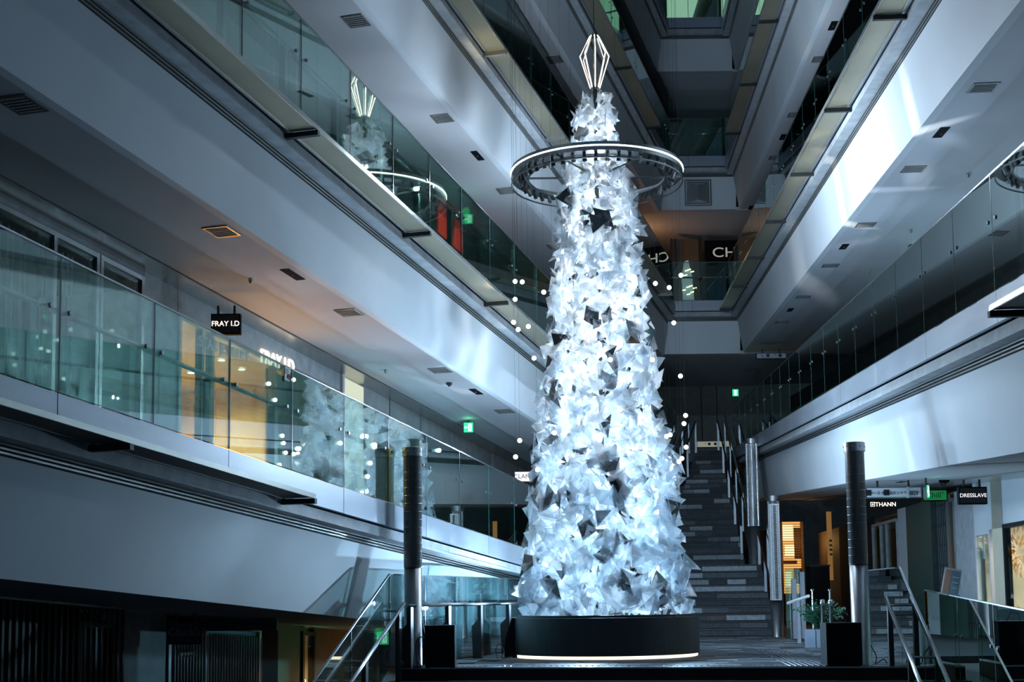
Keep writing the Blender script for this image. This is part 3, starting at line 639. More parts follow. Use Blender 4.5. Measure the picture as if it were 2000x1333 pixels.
def down_rail(side, label, label2, s0):
    e = EDGE+(.25 if side == 'L' else -.45)
    zf = lambda D: FLOOR-max(0, (e-D))*SL
    balustrade(side, 0, e-2.9, e, e, 1.25, s=s0, h=1.27, rail=False, label=label, zf=zf, m=M['glass_low'] if side == 'L' else M['glass'])
    T = thing('handrail', label2, 'handrail', P(side, s0+.15, e, FLOOR))
    MB().tube([P(side, s0+.17, e-2.9, zf(e-2.9)+.85), P(side, s0+.17, e+.1, zf(e)+.88)], .027, 10).build('rail', M['chrome'], T, smooth=True)
    for q in (e-.1, e-1.2, e-2.3):
        MB().prism(side, 0, rect(s0+.14, s0+.20, -.1, .82), q-.04, q+.04, zf=zf).build('post', M['dark'], T)
        for g in (.72, .84): MB().tube([P(side, s0, q+.1-g*.1, zf(q)+g), P(side, s0+.17, q+.1-g*.1, zf(q)+g)], .018, 6).build('clamp', M['steel_dark'], T)
down_rail('L', 'sloping glass screen of the left front stair', 'sloping steel handrail of the left front stair', .06)
down_rail('R', 'sloping glass screen of the right front stair', 'sloping steel handrail of the right front stair', .10)
# glass end screen and short return beside the right column
balustrade('R', 0, EDGE-.45, EDGE+1.6, 0, 9, s=.1, h=1.27, rail=False, label='upright glass screen behind the right steel column', zf=PLz)
balustrade('R', 0, 6, EDGE-.3, JR, PR_, s=-.25, h=1.2, label='glass balustrade of the ramp descending at the far right')
gallery_low = struct('floor', MB().prism('R', 0, rect(-.02, -3.05, -.25, 0), 5, 21), M['carpet'], 'ramp floor of the ground walkway on the right')
struct('floor', MB().prism('R', 0, rect(.1, -3.05, -.25, 0), 20.5, 52, zf=PLz), TILES[1], 'dark stone floor of the shop passage right of the stair')
# rails up the grand stair
def stair_rail(side, label, i0, i1, s0):
    T = thing('stair_balustrade', label, 'balustrade', P(side, s0, steps[i0][0], steps[i0][1]))
    D0, z_0 = steps[i0][0]+.1, steps[i0][1]+RI; D1, z_1 = steps[i1][0]+.1, steps[i1][1]+RI
    zf = lambda D: z_0+(z_1-z_0)*(D-D0)/(D1-D0)
    n = 4 if i1-i0 > 12 else 2
    for j in range(n):
        a, b = D0+(D1-D0)*j/n, D0+(D1-D0)*(j+1)/n
        MB().prism(side, 1, rect(s0-.01, s0+.01, .1, 1.15), a+.02, b-.02, zf=zf).build('glass_pane', M['glass'], T)
    for j in range(n+1):
        q = D0+(D1-D0)*j/n
        for g in (0, .22): MB().prism(side, 1, rect(s0+g-.03, s0+g+.03, -.05, .9), q-.02, q+.02, zf=zf).build('post', M['steel_face'], T)
    for g in (0, .22): MB().tube([P(side, s0+g, D0, z_0+.92), P(side, s0+g, D1, z_1+.92)], .024, 8).build('handrail', M['dark'], T)
    MB().prism(side, 1, rect(s0-.015, s0+.015, 1.15, 1.17), D0, D1, zf=zf).build('top_edge', M['steel_dark'], T)
stair_rail('R', 'glass and post balustrade right of the upper stair flight', 10, 31, .12)
stair_rail('L', 'glass and post balustrade left of the upper stair flight', 10, 31, .12)
stair_rail('R', 'glass and post balustrade right of the lower stair flight', 0, 8, -.12)
# ================================================================== under the lowest left gallery (basement shops)
wl = thing('wall_left', 'dark basement shop wall under the lowest left gallery', None, P('L', LW, 17, -2), kind='structure')
def low(x0, x1, m, a=-.2, b=CH+.2, name='panel', s=LW, th=.12): return MB().prism('L', 0, rect(s, s-th, a, b), Lx(x0), Lx(x1)).build(name, m, wl)
low(-700, 128, M['gap']); low(225, 330, M['concrete'], name='concrete_panel'); low(128, 165, M['black'])
low(510, 545, M['gap']); low(545, 590, M['green_pt'], name='green_frame'); low(615, 745, M['brown'], name='brown_panel'); low(745, 1250, M['concrete'], name='concrete_panel')
for i in range(26):
    q = Lx(-60)+i*.11; MB().prism('L', 0, rect(LW+.03, LW, 0, CH), q, q+.04).build('slat', M['dark'], wl)
window('dark basement window with a pale blue blind', 'L', 0, LW, Lx(160), Lx(228), 0.1, CH-.2, M['shop_glass'], M['dark'], inner=M['black'], depth=1.0)
blind = thing('window_blind', 'blue grey blind half drawn behind the basement window', 'blind', P('L', LW-.2, Lx(195), -1.5))
MB().prism('L', 0, rect(LW-.15, LW-.17, 1.25, CH-.35), Lx(168), Lx(222)).build('panel', mat('blind_blue', (.20, .34, .38), .7), blind)
window('warm lit basement doorway beside the brown wall', 'L', 0, LW, Lx(590), Lx(615), 0.1, CH-.1, M['shop_glass'], M['dark'], inner=M['cream'], depth=1.6)
q = Lx(602); light('AREA', 'doorway_lamp', P('L', LW-.7, q, z0('L', 0, q)+CH-.4), 22, (1, .62, .28), size=(.6, .6), target=P('L', LW-.8, q, -6), angle=160)
q = Lx(680); light('POINT', 'passage_lamp', P('L', LW+.9, q, z0('L', 0, q)+CH-.9), 5, (1, .6, .28), .1)
sg = window('dark shop behind the folding gate', 'L', 0, LW, Lx(332), Lx(510), 0.1, CH-.1, M['shop_glass'], M['steel_dark'], [Lx(405)], inner=M['black'], depth=1.2)
gt = thing('folding_gate', 'closed steel folding gate with hanging racks in the basement shop', 'gate', P('L', LW+.05, Lx(420), -2))
q = Lx(340)
while q < Lx(508):
    MB().prism('L', 0, rect(LW+.06, LW+.045, .1, CH-.25), q, q+.012).build('bar', M['strip'], gt); q += .075
for h_ in (.75, 1.45):
    q = Lx(342)
    while q < Lx(500):
        MB().prism('L', 0, rect(LW+.03, LW+.01, h_-.5, h_), q, q+.16).build('rack_board', M['black'], gt)
        MB().prism('L', 0, rect(LW+.035, LW+.012, h_, h_+.05), q+.01, q+.15).build('shelf_label', M['white'], gt); q += .19
T, c, wd, hh = box_sign(331, 393, 1213, 1259, 17.4, 'unlit framed shop sign reading Chuck\'s over the folding gate', M['dark'], M['black'], "Chuck's", M['concrete'], tsize=.13)
T, c, wd, hh = box_sign(300, 541, 1203, 1233, 18.9, 'long unlit direction sign with arrow and B2F over the gate', mat('sign_dim', (.06, .065, .065), .6), M['dark'], 'B2F   \u2192   \u25A0  Exit Way    \u25A0  Station', M['ink'], tsize=.09)
# ================================================================== right walkway shops
RS = -2.9
Rx = lambda x: on('R', x, 1085, RS)[0]
wr = thing('wall_right', 'shop wall of the ground walkway on the right', None, P('R', RS, 24, 0), kind='structure')
RH = 2.9
def rb_(x0, x1, m, a=-.6, b=RH, name='panel', s=RS, th=.12, par=None):
    D0, D1 = sorted((Rx(x0), Rx(x1))); return MB().prism('R', 0, rect(s, s-th, a, b), D0, D1, zf=PLz).build(name, m, par or wr)
rb_(2400, 2080, M['cream']); rb_(1962, 1940, M['cream'], name='cream_pier'); rb_(1905, 1868, M['concrete_light'], name='concrete_pier')
rb_(1772, 1756, M['plaster'], name='white_pier'); rb_(1823, 1772, mat('dark_green_wall', (.05, .10, .085), .5), name='dark_panel')
rb_(1703, 1640, M['gap'], name='dark_panel'); rb_(2080, 1905, M['plaster'], 2.05, RH+.4, name='header_panel')
rb_(1640, 1600, M['brown'], name='brown_panel')
MB().prism('R', 0, rect(1.2, RS-.2, -.2, 3.3), 50, 50.2, zf=PLz).build('end_panel', M['brown'], wr)
def rwin(label, x0, x1, a, b, glass, frame, inner=None, depth=1.2, mull=(), endw=.1):
    D0, D1 = sorted((Rx(x0), Rx(x1))); global WN
    WN[0] += 1; T = thing('window_%d' % WN[0], label, None, P('R', RS, D0, a+FLOOR), kind='structure'); fw = .07
    for p, q in [(D0, D0+fw), (D1-fw, D1)]+[(m_-fw/2, m_+fw/2) for m_ in mull]: MB().prism('R', 0, rect(RS+.03, RS-.08, a, b), p, q, zf=PLz).build('frame', frame, T)
    for p, q in ((a, a+fw), (b-fw, b)): MB().prism('R', 0, rect(RS+.028, RS-.078, p, q), D0, D1, zf=PLz).build('frame', frame, T)
    MB().prism('R', 0, rect(RS, RS-.01, a+fw, b-fw), D0+fw, D1-fw, zf=PLz).build('pane', glass, T)
    if inner:
        MB().prism('R', 0, rect(RS-depth, RS-depth-.05, a-.2, b+.2), D0-1, D1+1, zf=PLz).build('room_wall', inner, T)
        m_ = MB(); m_.prism('R', 0, rect(RS-.1, RS-depth, b+.1, b+.15), D0-.5, D1+.5+endw, zf=PLz); m_.prism('R', 0, rect(RS-.1, RS-depth, a-.1, b+.1), D1+endw, D1+endw+.05, zf=PLz)
        m_.build('room_shell', inner, T)
    return T
fl = rwin('bright cream shop window with a dried flower wreath', 2080, 1963, -.6, 2.1, M['shop_glass'], M['dark'], M['cream_light'], 3.4, endw=1.6)
q = Rx(1963)+.7; light('AREA', 'shop_lamp', P('R', RS-1.0, q, FLOOR+2.15), 70, (1, .86, .68), size=(.8, .5), target=P('R', RS-1.1, q+.7, FLOOR+.3), angle=150)
rwin('white framed glass shop door ajar beside the cream window', 1937, 1908, -.6, 2.05, M['shop_glass'], M['plaster'], M['cream'], 1.2)
rwin('narrow shop window with amber lamps inside', 1868, 1853, -.6, RH-.1, M['shop_glass'], M['strip'], M['brown'], 1.2)
q = Rx(1860); light('POINT', 'shop_lamp', P('R', RS-.6, q, FLOOR+1.5), 5, (1, .5, .2), .08)
tw = rwin('pair of tall shop doors with amber light slots', 1755, 1706, -.2, RH-.2, M['shop_glass'], M['concrete_light'], M['brown'], 1.2, mull=[Rx(1733), Rx(1722)])
for x in (1749, 1717):
    q = Rx(x)
    for i in range(22): MB().prism('R', 0, rect(RS-.05, RS-.08, .3+i*.09, .34+i*.09), q-.10, q+.10, zf=PLz).build('light_slot', M['e_warm'], tw)
lt = thing('lattice_screen', 'dark metal lattice screen beside the cafe entrance', 'screen', P('R', RS+.04, Rx(1838), FLOOR))
D0, D1 = Rx(1853), Rx(1826)
MB().prism('R', 0, rect(RS-.05, RS-.08, -.3, RH), D0, D1, zf=PLz).build('backing', mat('lattice_back', (.16, .22, .24), .6), lt)
q = D0
while q < D1: MB().prism('R', 0, rect(RS+.05, RS+.035, -.3, RH), q, q+.018, zf=PLz).build('bar', M['dark'], lt); q += .14
for i in range(8): MB().prism('R', 0, rect(RS+.055, RS+.035, -.1+i*.4, -.08+i*.4), D0, D1, zf=PLz).build('bar', M['dark'], lt)
# glowing shuttered shop at the far end of the right passage
sh = thing('roller_shutter', 'see through roller shutter glowing orange at the passage end', 'shutter', at(1548, 1090, 44))
A, B = at(1524, 1020, 44), at(1569, 1160, 44)
MB().box((A.x, 44, B.z), (B.x, 44.02, A.z)).build('glow_panel', emis('amber_room', (1, .50, .14), .5), sh)
for dx, dz0, w0, h0, br in ((.05, .1, .35, .5, 1), (.12, .75, .3, .35, 1), (.05, 1.25, .45, .12, 0), (.1, 1.6, .2, .5, 1), (.42, .2, .22, 1.0, 0), (.38, 1.5, .25, .5, 0)):
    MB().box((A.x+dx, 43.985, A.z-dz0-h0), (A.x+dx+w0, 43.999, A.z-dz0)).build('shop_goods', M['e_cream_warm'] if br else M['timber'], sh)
for i in range(30):
    z = B.z+(A.z-B.z)*i/29; MB().box((A.x, 43.93, z-.008), (B.x, 43.95, z+.008)).build('slat', M['brown'], sh)
for x in (A.x, B.x): MB().box((x-.04, 43.9, B.z), (x+.04, 44.0, A.z)).build('guide_rail', M['timber'], sh)
light('POINT', 'shutter_lamp', (A.x+.5, 42.8, A.z-.7), 8, (1, .52, .16), .2)
gp = thing('menu_panel', 'narrow golden backlit menu panel right of the glowing shutter', 'panel', at(1621, 1070, 36))
A2, B2 = at(1614, 1000, 36), at(1628, 1134, 36)
MB().box((A2.x, 36, B2.z), (B2.x, 36.04, A2.z)).build('face', emis('gold_panel', (.85, .42, .12), .13), gp)
for i in range(4): MB().box((A2.x+.05, 35.99, A2.z-.8-i*.12), (A2.x+.12, 36, A2.z-.74-i*.12)).build('printed_mark', M['brown'], gp)
for nm, x0, x1, y0_, y1, D, mm_, lb in (('display_case', 1585, 1620, 1107, 1185, 34, M['black'], 'black square display case in front of the glowing shutter'),):
    T = thing(nm, lb, 'cabinet', at(x0, y1, D)); a, b = at(x0, y1, D), at(x1, y0_, D)
    MB().box((a.x, D, a.z), (b.x, D+.5, b.z)).build('body', mm_, T); MB().box((a.x-.02, D-.02, b.z), (b.x+.02, D+.52, b.z+.04)).build('top', M['dark'], T)
# passage partition walls behind the stair's right rail
struct('wall_right', MB().prism('R', 0, rect(-1.15, -1.25, 0, 2.6), 45.5, 50, zf=PLz), M['timber'], 'timber wall at the far end of the right passage')
# hanging signs of the right walkway
T, c, wd, hh = box_sign(1690, 1799, 952, 974, 23.2, 'white overhead direction sign with pictogram and B2F', M['white'], M['steel_dark'], None, None)
f = c-Vector((0, .06, 0))
text('lettering', 'B2F', .105, f+Vector((wd*.36, 0, -.02)), (1, 0, 0), up, M['ink'], T, .002)
text('lettering', '\u9752\u5C71\u30A8\u30F3\u30C8\u30E9\u30F3\u30B9', .062, f+Vector((wd*.10, 0, -.01)), (1, 0, 0), up, M['ink'], T, .002)
text('lettering', '\u30B9\u30DA\u30FC\u30B9 \u30AA\u30FC', .062, f+Vector((-wd*.31, 0, -.01)), (1, 0, 0), up, M['ink'], T, .002)
for q in (-.135, -.46): MB().obox(f+Vector((wd*q, .004, 0)), (1, 0, 0), (0, 1, 0), up, .05, .002, .05).build('pictogram', M['ink'], T)
MB().obox(f+Vector((wd*.245, 0, 0)), (1, 0, 0), (0, 1, 0), up, .02, .002, hh/2).build('glare_strip', M['plaster'], T)
box_sign(1701, 1746, 975, 998, 26.5, 'black box sign reading THANN under the direction sign', M['black'], M['black'], '\u25A3THANN', M['e_sign'], tsize=.115, hang=.05)
box_sign(1800, 1849, 957, 980, 24.6, 'green box sign reading Chill over the cafe entrance', M['e_chill'], M['black'], 'Chill\u00B0', M['ink'], tsize=.15)
box_sign(1871, 1926, 952, 986, 21.5, 'black box sign with glowing DRESSLAVE letters', M['ink'], M['black'], 'DRESSLAVE', M['e_signw'], tsize=.085)
box_sign(1476, 1536, 690, 702, 38, 'small white direction sign hanging behind the lowest right balustrade', mat('sign_grey', (.32, .38, .44), .6), M['dark'], '\u2190 \u25A0   \u2191 \u25A0', M['ink'], tsize=.12)
box_sign(1360, 1414, 862, 875, 47, 'pale direction sign lit above the stair head', mat('sign_pale', (.36, .36, .32), .6, emit=(.5, .5, .4), es=.25), M['dark'], '\u2191 \u25A0   \u25A0', M['ink'], tsize=.12, hang=1.9)
# ================================================================== end landing shop: dark panel with big letters
T = thing('shop_sign', 'black shop hoarding with large pale CH letters behind the end landing', 'sign', at(1412, 520, 44))
A, B = at(1376, 470, 44), at(1455, 590, 44)
MB().box((A.x, 44, B.z), (B.x, 44.06, A.z)).build('board', M['black'], T)
text('letters', 'CH', .46, at(1415, 494, 43.98), (1, 0, 0), up, mat('letter_grey', (.55, .52, .46), .5, emit=(.4, .38, .32), es=.35), T, .006, bold=.0, sx=1.25)
dp = thing('shop_display', 'dim shop window with a pale blue hanging garment and small gold lights', 'display', at(1345, 560, 44.5))
A, B = at(1310, 470, 44.5), at(1372, 590, 44.5)
MB().box((A.x, 44.4, BR[2]), (B.x, 44.46, A.z)).build('backing', M['brown'], dp)
for x in (1310, 1318, 1365): MB().box((at(x, 500, 44.3).x, 44.28, B.z), (at(x, 500, 44.3).x+.07, 44.34, A.z)).build('mullion', M['dark'], dp)
gpts = [at(x, y, 44.2) for x, y in ((1336, 512), (1344, 508), (1352, 540), (1356, 586), (1334, 586), (1331, 545))]
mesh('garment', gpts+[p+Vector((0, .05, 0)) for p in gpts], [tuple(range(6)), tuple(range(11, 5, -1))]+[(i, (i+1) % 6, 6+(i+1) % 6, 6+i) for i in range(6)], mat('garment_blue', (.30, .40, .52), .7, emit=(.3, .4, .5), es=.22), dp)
for x, y in ((1341, 529), (1346, 527), (1339, 538), (1352, 531), (1344, 561), (1349, 559), (1345, 575), (1352, 571), (1357, 563), (1336, 567)):
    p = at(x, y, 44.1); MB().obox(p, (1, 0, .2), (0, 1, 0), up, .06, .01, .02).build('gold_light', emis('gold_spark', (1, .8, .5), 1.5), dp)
light('POINT', 'landing_lamp', (4.2, 43.6, BR[2]+1.9), 14, (1, .50, .24), .15)
# square access hatch on the middle end fascia
hx = thing('wall_hatch', 'square framed relief panel on the middle end fascia', 'panel', at(1363, 378, DB+.3))
c = at(1363, 377, DB+.2); wd = .36
for a in (.40, .33):
    m_ = MB()
    for sg in (-1, 1):
        m_.obox(c+Vector((sg*a, 0, 0)), (1, 0, 0), (0, 1, 0), up, .012, .02, a+.01); m_.obox(c+Vector((0, 0, sg*a)), (1, 0, 0), (0, 1, 0), up, a, .02, .012)
    m_.build('frame', M['steel_dark'], hx)
mesh('folded_plate', [c+Vector(v) for v in ((-.3, 0, -.3), (0, -.08, -.24), (.3, 0, -.3), (.3, 0, .3), (0, -.08, .24), (-.3, 0, .3))], [(0, 1, 4, 5), (1, 2, 3, 4)], M['strip'], hx)
# lit room behind the top landing
lr = thing('ceiling', 'pale green lit ceiling of the room behind the top end landing', None, (5.2, DB+2, BR[5]-1.8), kind='structure')
MB().box((2.6, DB+.6, BR[5]-1.66), (6.75, DB+14, BR[5]-1.60)).build('lit_panel', M['e_pale'], lr)
for x, y in ((4.2, DB+9.0), (5.9, DB+8.5), (6.1, DB+10.6), (4.9, DB+11)): MB().lathe((x, y, BR[5]-1.68), [(.05, 0), (.05, .02)], 12).build('downlight', M['e_white'], lr)
# ================================================================== columns
def column(name, x, yt, yb, D, r, label, smooth_part=.45, m=None):
    top, bot = at(x, yt, D).z, FLOOR if yb is None else at(x, yb, D).z
    X = at(x, (yt+(yb or 1300))/2, D).x; T = thing(name, label, 'column', (X, D, bot)); Hh = top-bot; zj = bot+Hh*smooth_part
    MB().lathe((X, D, bot), [(r*1.05, 0), (r*1.05, .02), (r*.96, .03), (r*.96, zj-bot)], 36).build('shaft', M['steel_dark'], T, smooth=True)
    prof = []; v = MB(); n = 48; z = zj
    ribs = MB()
    nf = 40; v = []
    for zz in (zj-bot, Hh-.12):
        for q in range(nf*3):
            a = 2*math.pi*q/(nf*3); rr = r*(.93 if q % 3 == 0 else 1.0); v.append((X+rr*math.cos(a), D+rr*math.sin(a), bot+zz))
    ribs.add(v, [(q, (q+1) % (nf*3), nf*3+(q+1) % (nf*3), nf*3+q) for q in range(nf*3)])
    for i_ in range(int((Hh-.2-(zj-bot))/.11)): ribs.lathe((X, D, zj+i_*.11), [(r*1.0, 0), (r*1.012, .004), (r*1.0, .008)], 28)
    ribs.build('ribbed_sleeve', m or M['groove'], T)
    MB().lathe((X, D, bot), [(r*.9, Hh-.13), (r*1.12, Hh-.125), (r*1.12, Hh-.005), (r*1.05, Hh), (.01, Hh)], 36).build('cap', M['steel_dark'], T, smooth=False)
    bo = MB()
    for k in range(10):
        a = 2*math.pi*k/10; bo.sphere((X+r*1.12*math.cos(a), D+r*1.12*math.sin(a), bot+Hh-.06), .012, 6, 4)
    bo.build('bolt', M['chrome'], T)
    return T, X, bot, Hh
column('steel_column', 806.5, 875, 1303, 19.0, .128, 'ribbed steel column standing left of the tree')
column('steel_column', 1676, 865, 1300, 18.42, .128, 'ribbed steel column standing beside the right speaker')
column('steel_column', 1471, 858, 1103, 34.6, .158, 'bright steel column on the stair landing', .30, M['chrome'])
T, X, bot, Hh = column('steel_column', 1514.5, 969, 1246, 30.85, .14, 'steel column faced with a long white scale at the stair foot', .26)
a, b = at(1502, 985, 30.7), at(1526.5, 1173, 30.7)
MB().box((a.x, 30.66, b.z), (b.x, 30.76, a.z)).build('scale_board', M['white'], T)
MB().box((a.x+.075, 30.65, b.z+.03), (b.x-.075, 30.66, a.z-.03)).build('slot', M['steel_dark'], T)
for i in range(58):
    z = b.z+.04+i*(a.z-b.z-.08)/57
    m_ = MB(); m_.box((a.x+.02, 30.655, z), (a.x+.06, 30.66, z+.012)); m_.box((b.x-.06, 30.655, z), (b.x-.02, 30.66, z+.012)); m_.build('scale_mark', M['ink'], T)
for i in range(26):
    z = b.z+.06+i*(a.z-b.z-.12)/25; MB().box((a.x+.09, 30.635, z), (b.x-.09, 30.65, z+.03)).build('slot_louvre', M['strip'], T)
# ================================================================== speakers, cables, planter, posts
def speaker(x0, x1, y0_, y1, D, label):
    a, b = at(x0, y1, D), at(x1, y0_, D); zb = FLOOR; T = thing('loudspeaker', label, 'speaker', ((a.x+b.x)/2, D, zb))
    MB().box((a.x, D, zb+.012), (b.x, D+.36, b.z)).build('cabinet', mat('speaker_black', (.012, .018, .028), .8, spec=.15), T)
    MB().box((a.x+.025, D-.012, zb+.04), (b.x-.025, D, b.z-.02)).build('grille', M['black'], T)
    for x in (a.x+.04, b.x-.04):
        for y in (.05, .31): MB().lathe((x, D+y, zb), [(.02, 0), (.02, .014)], 8).build('foot', M['black'], T)
    hp = [Vector(((a.x+b.x)/2-.09, D+.2, b.z)), Vector(((a.x+b.x)/2-.07, D+.2, b.z+.09)), Vector(((a.x+b.x)/2+.03, D+.2, b.z+.11)), Vector(((a.x+b.x)/2+.07, D+.2, b.z+.03)), Vector(((a.x+b.x)/2+.08, D+.2, b.z))]
    MB().tube(hp, .006, 6).build('cable', M['dark'], T)
speaker(830, 888, 1222, 1308, 18.65, 'black floor loudspeaker right of the left steel column')
speaker(1616, 1682, 1217, 1303, 17.88, 'black floor loudspeaker in front of the right steel column')
def cable(pts, r, label, m=None):
    # smooth through points
    out = []
    for i in range(len(pts)-1):
        p0, p1, p2, p3 = pts[max(i-1, 0)], pts[i], pts[i+1], pts[min(i+2, len(pts)-1)]
        for k in range(6):
            t = k/6; out.append(.5*((2*p1)+(p2-p0)*t+(2*p0-5*p1+4*p2-p3)*t*t+(3*p1-p0-3*p2+p3)*t**3))
    out.append(pts[-1]); return tag(MB().tube(out, r, 6).build('cable', m or M['cable'], smooth=True), label, 'cable')
cx, cyy = at(826, 1260, 18.9).x, 18.9
cable([Vector((cx+.02*math.sin(i*1.7)+.10*math.cos(i*.8), cyy-.05+.01*i*.3, FLOOR+.22+.20*math.sin(i*.8))) for i in range(22)], .009, 'coiled grey cable hanging between the left column and the speaker')
cable([Vector((at(x, 1300, D).x, D, FLOOR+.012+h_)) for x, D, h_ in ((742, 18.6, .05), (757, 18.6, .22), (775, 18.6, .25), (792, 18.7, .02), (830, 19.2, 0))], .008, 'thin cable looping over the left end of the platform edge')
cable([Vector((at(x, 1290, D).x, D, FLOOR+.014)) for x, D in ((895, 19.7), (925, 19.9), (940, 20.6), (970, 20.4), (985, 21.2), (1000, 21.5))], .010, 'dark cable lying on the floor left of the tree base', M['dark'])
cable([Vector((at(x, 1280, 20.9).x, 20.9+.1*math.sin(i), FLOOR+.02+h_)) for i, (x, h_) in enumerate(((972, 0), (968, .12), (975, .22), (985, .1), (978, .03), (992, .02)))], .008, 'knotted cable bundle at the left foot of the tree base', M['dark'])
cable([Vector((at(x, 1290, D).x, D, FLOOR+.012+h_)) for x, D, h_ in ((1702, 18.0, .25), (1712, 18.1, .1), (1710, 18.2, .0), (1726, 18.3, .06), (1732, 18.3, 0))], .007, 'thin cable curling beside the right column foot', M['dark'])
cv = thing('covered_case', 'black draped equipment case behind the left column', 'case', (at(795, 1290, 19.6).x, 19.6, FLOOR))
vv = []; X0, X1 = at(779, 1290, 19.5).x, at(838, 1290, 19.5).x
prof = [(0, 0), (0, .55), (.18, .72), (.55, .74), (.8, .60), (1, .12), (1, 0)]
v = [Vector((X0+(X1-X0)*a, 19.45+.02*math.sin(9*a), FLOOR+b)) for a, b in prof]+[Vector((X0+(X1-X0)*a, 20.0, FLOOR+b*.93)) for a, b in prof]
n = len(prof); mesh('drape', v, [tuple(range(n)), tuple(range(2*n-1, n-1, -1))]+[(i, (i+1) % n, n+(i+1) % n, n+i) for i in range(n)], M['black'], cv)
bk = thing('covered_case', 'black draped box leaning at the left of the tree base', 'case', (at(995, 1250, 21.6).x, 21.6, FLOOR))
a = at(985, 1260, 21.8); v = [Vector((a.x+dx, 21.6+dy, FLOOR+dz_)) for dy in (0, .35) for dx, dz_ in ((0, 0), (.02, .3), (.12, .62), (.3, .62), (.32, 0))]
mesh('drape', v, [(0, 1, 2, 3, 4), (9, 8, 7, 6, 5)]+[(i, (i+1) % 5, 5+(i+1) % 5, 5+i) for i in range(5)], M['black'], bk)
# planter with fern
c = at(1592, 1250, 24.5); c.z = FLOOR
pl = thing('planter', 'grey box planter beside the right stanchions', 'planter', c)
for i in range(3): MB().obox(c+Vector((-.09+i*.19, -.02*i, .16)), ACR, MAIN, up, .09, .20, .16).build('panel', M['planter'], pl)
MB().obox(c+Vector((.1, 0, .3)), ACR, MAIN, up, .27, .17, .012).build('soil', M['gap'], pl)
fe = thing('potted_fern', 'bushy dark green fern growing in the grey planter', 'plant', c+Vector((.1, 0, .31)))
for i in range(130):
    a = R.uniform(0, 6.283); l = R.uniform(.35, .80); tilt = R.uniform(.15, 1.0); d = Vector((math.cos(a), math.sin(a)*.6, 0)); p = c+Vector((.1, 0, .31)); v = []; f = []
    for j in range(9):
        t = j/8; q = p+d*(math.sin(tilt*t*1.3)*l*.75)+up*(math.cos(tilt*t)*l*t*(.95-.25*t)); sd = Vector((-d.y, d.x, 0)).normalized()
        for sg in (-1, 1):
            k0 = len(v); wv = .085*(1-t*.75)*l/.6
            v += [q, q+sd*sg*wv+up*(-.02+R.uniform(-.02, .03))+d*.03, q+d*.035+up*.02]; f.append((k0, k0+1, k0+2))
    mesh('frond', v, f, M['leaf'], fe)
# chrome stanchions
for i, (x, yt, D) in enumerate(((1606, 1172, 22.2), (1622, 1172, 22.0))):
    t = at(x, yt, D); T = thing('stanchion', ('left', 'right')[i]+' post of the pair of chrome topped stanchions by the planter', 'post', (t.x, D, FLOOR))
    MB().tube([(t.x, D, FLOOR), (t.x, D, t.z-.05)], .032, 12).build('shaft', M['dark'], T, smooth=True)
    MB().tube([(t.x, D, t.z-.10), (t.x, D, t.z)], .042, 12).build('cap', M['chrome'], T, smooth=True)
    MB().lathe((t.x, D, FLOOR), [(.07, 0), (.06, .015)], 16).build('base', M['dark'], T)
for i, (x, yt, yb, D) in enumerate(((1586, 1155, 1172, 25.5), (1620, 1155, 1172, 25.3))):
    t = at(x, yt, D); T = thing('stanchion', ('slim chrome post rising behind the fern', 'slim chrome post right of the fern')[i], 'post', (t.x, D, FLOOR))
    MB().tube([(t.x, D, FLOOR), (t.x, D, t.z)], .018, 8).build('shaft', M['chrome'], T); MB().lathe((t.x, D, t.z), [(.03, 0), (.034, .03), (.0, .04)], 10).build('cap', M['chrome'], T)
hr2 = thing('handrail', 'short sloping white handrail left of the planter', 'handrail', at(1560, 1240, 27.0))
p0, p1 = at(1539, 1179, 27.2), at(1579, 1165, 26.2); MB().tube([p0, p1], .032, 8).build('rail', M['white'], hr2)
for t in (.5, ): q = p0.lerp(p1, t); MB().box((q.x-.03, q.y-.03, FLOOR), (q.x+.03, q.y+.03, q.z)).build('post', M['steel_face'], hr2)
gs = thing('glass_screen', 'low glass wind screen with pale posts behind the short handrail', 'screen', at(1550, 1240, 29.5))
for x in (1550, 1566): a = at(x, 1118 if x == 1566 else 1132, 29.5); MB().box((a.x-.045, 29.45, FLOOR), (a.x+.045, 29.55, a.z)).build('post', M['steel_face'], gs)
a, b = at(1533, 1112, 29.6), at(1566, 1240, 29.6); MB().box((a.x, 29.6, FLOOR), (b.x, 29.62, a.z)).build('glass_pane', M['glass'], gs)
# A-frame board
ab = thing('sandwich_board', 'white framed sandwich board with a photo and text outside the lit shop', 'board', at(1850, 1240, 21.0))
fl_, fr_, ft_l, ft_r = at(1826, 1225, 20.9), at(1862, 1235, 20.9), at(1846, 1108, 21.3), at(1879, 1114, 21.3)
nrm = (fr_-fl_).cross(ft_l-fl_).normalized()
def bq(a0, a1, b0, b1, off, m, nm):
    g = lambda a, b: (fl_.lerp(fr_, a)).lerp(ft_l.lerp(ft_r, a), b)-nrm*off*(-1 if nrm.y < 0 else 1)
    p = [g(a0, b0), g(a1, b0), g(a1, b1), g(a0, b1)]; q = [x+nrm*.006*(-1 if nrm.y > 0 else 1)*-1 for x in p]
    mesh(nm, p+q, [(0, 1, 2, 3), (7, 6, 5, 4), (0, 4, 5, 1), (1, 5, 6, 2), (2, 6, 7, 3), (3, 7, 4, 0)], m, ab)
bq(0, 1, 0, 1, 0, M['plaster'], 'frame'); bq(.05, .40, .05, .96, .014, mat('print_pink', (.55, .33, .26), .6), 'photo_sheet'); bq(.46, .95, .05, .55, .014, mat('print_dark', (.03, .05, .08), .6), 'photo_sheet')
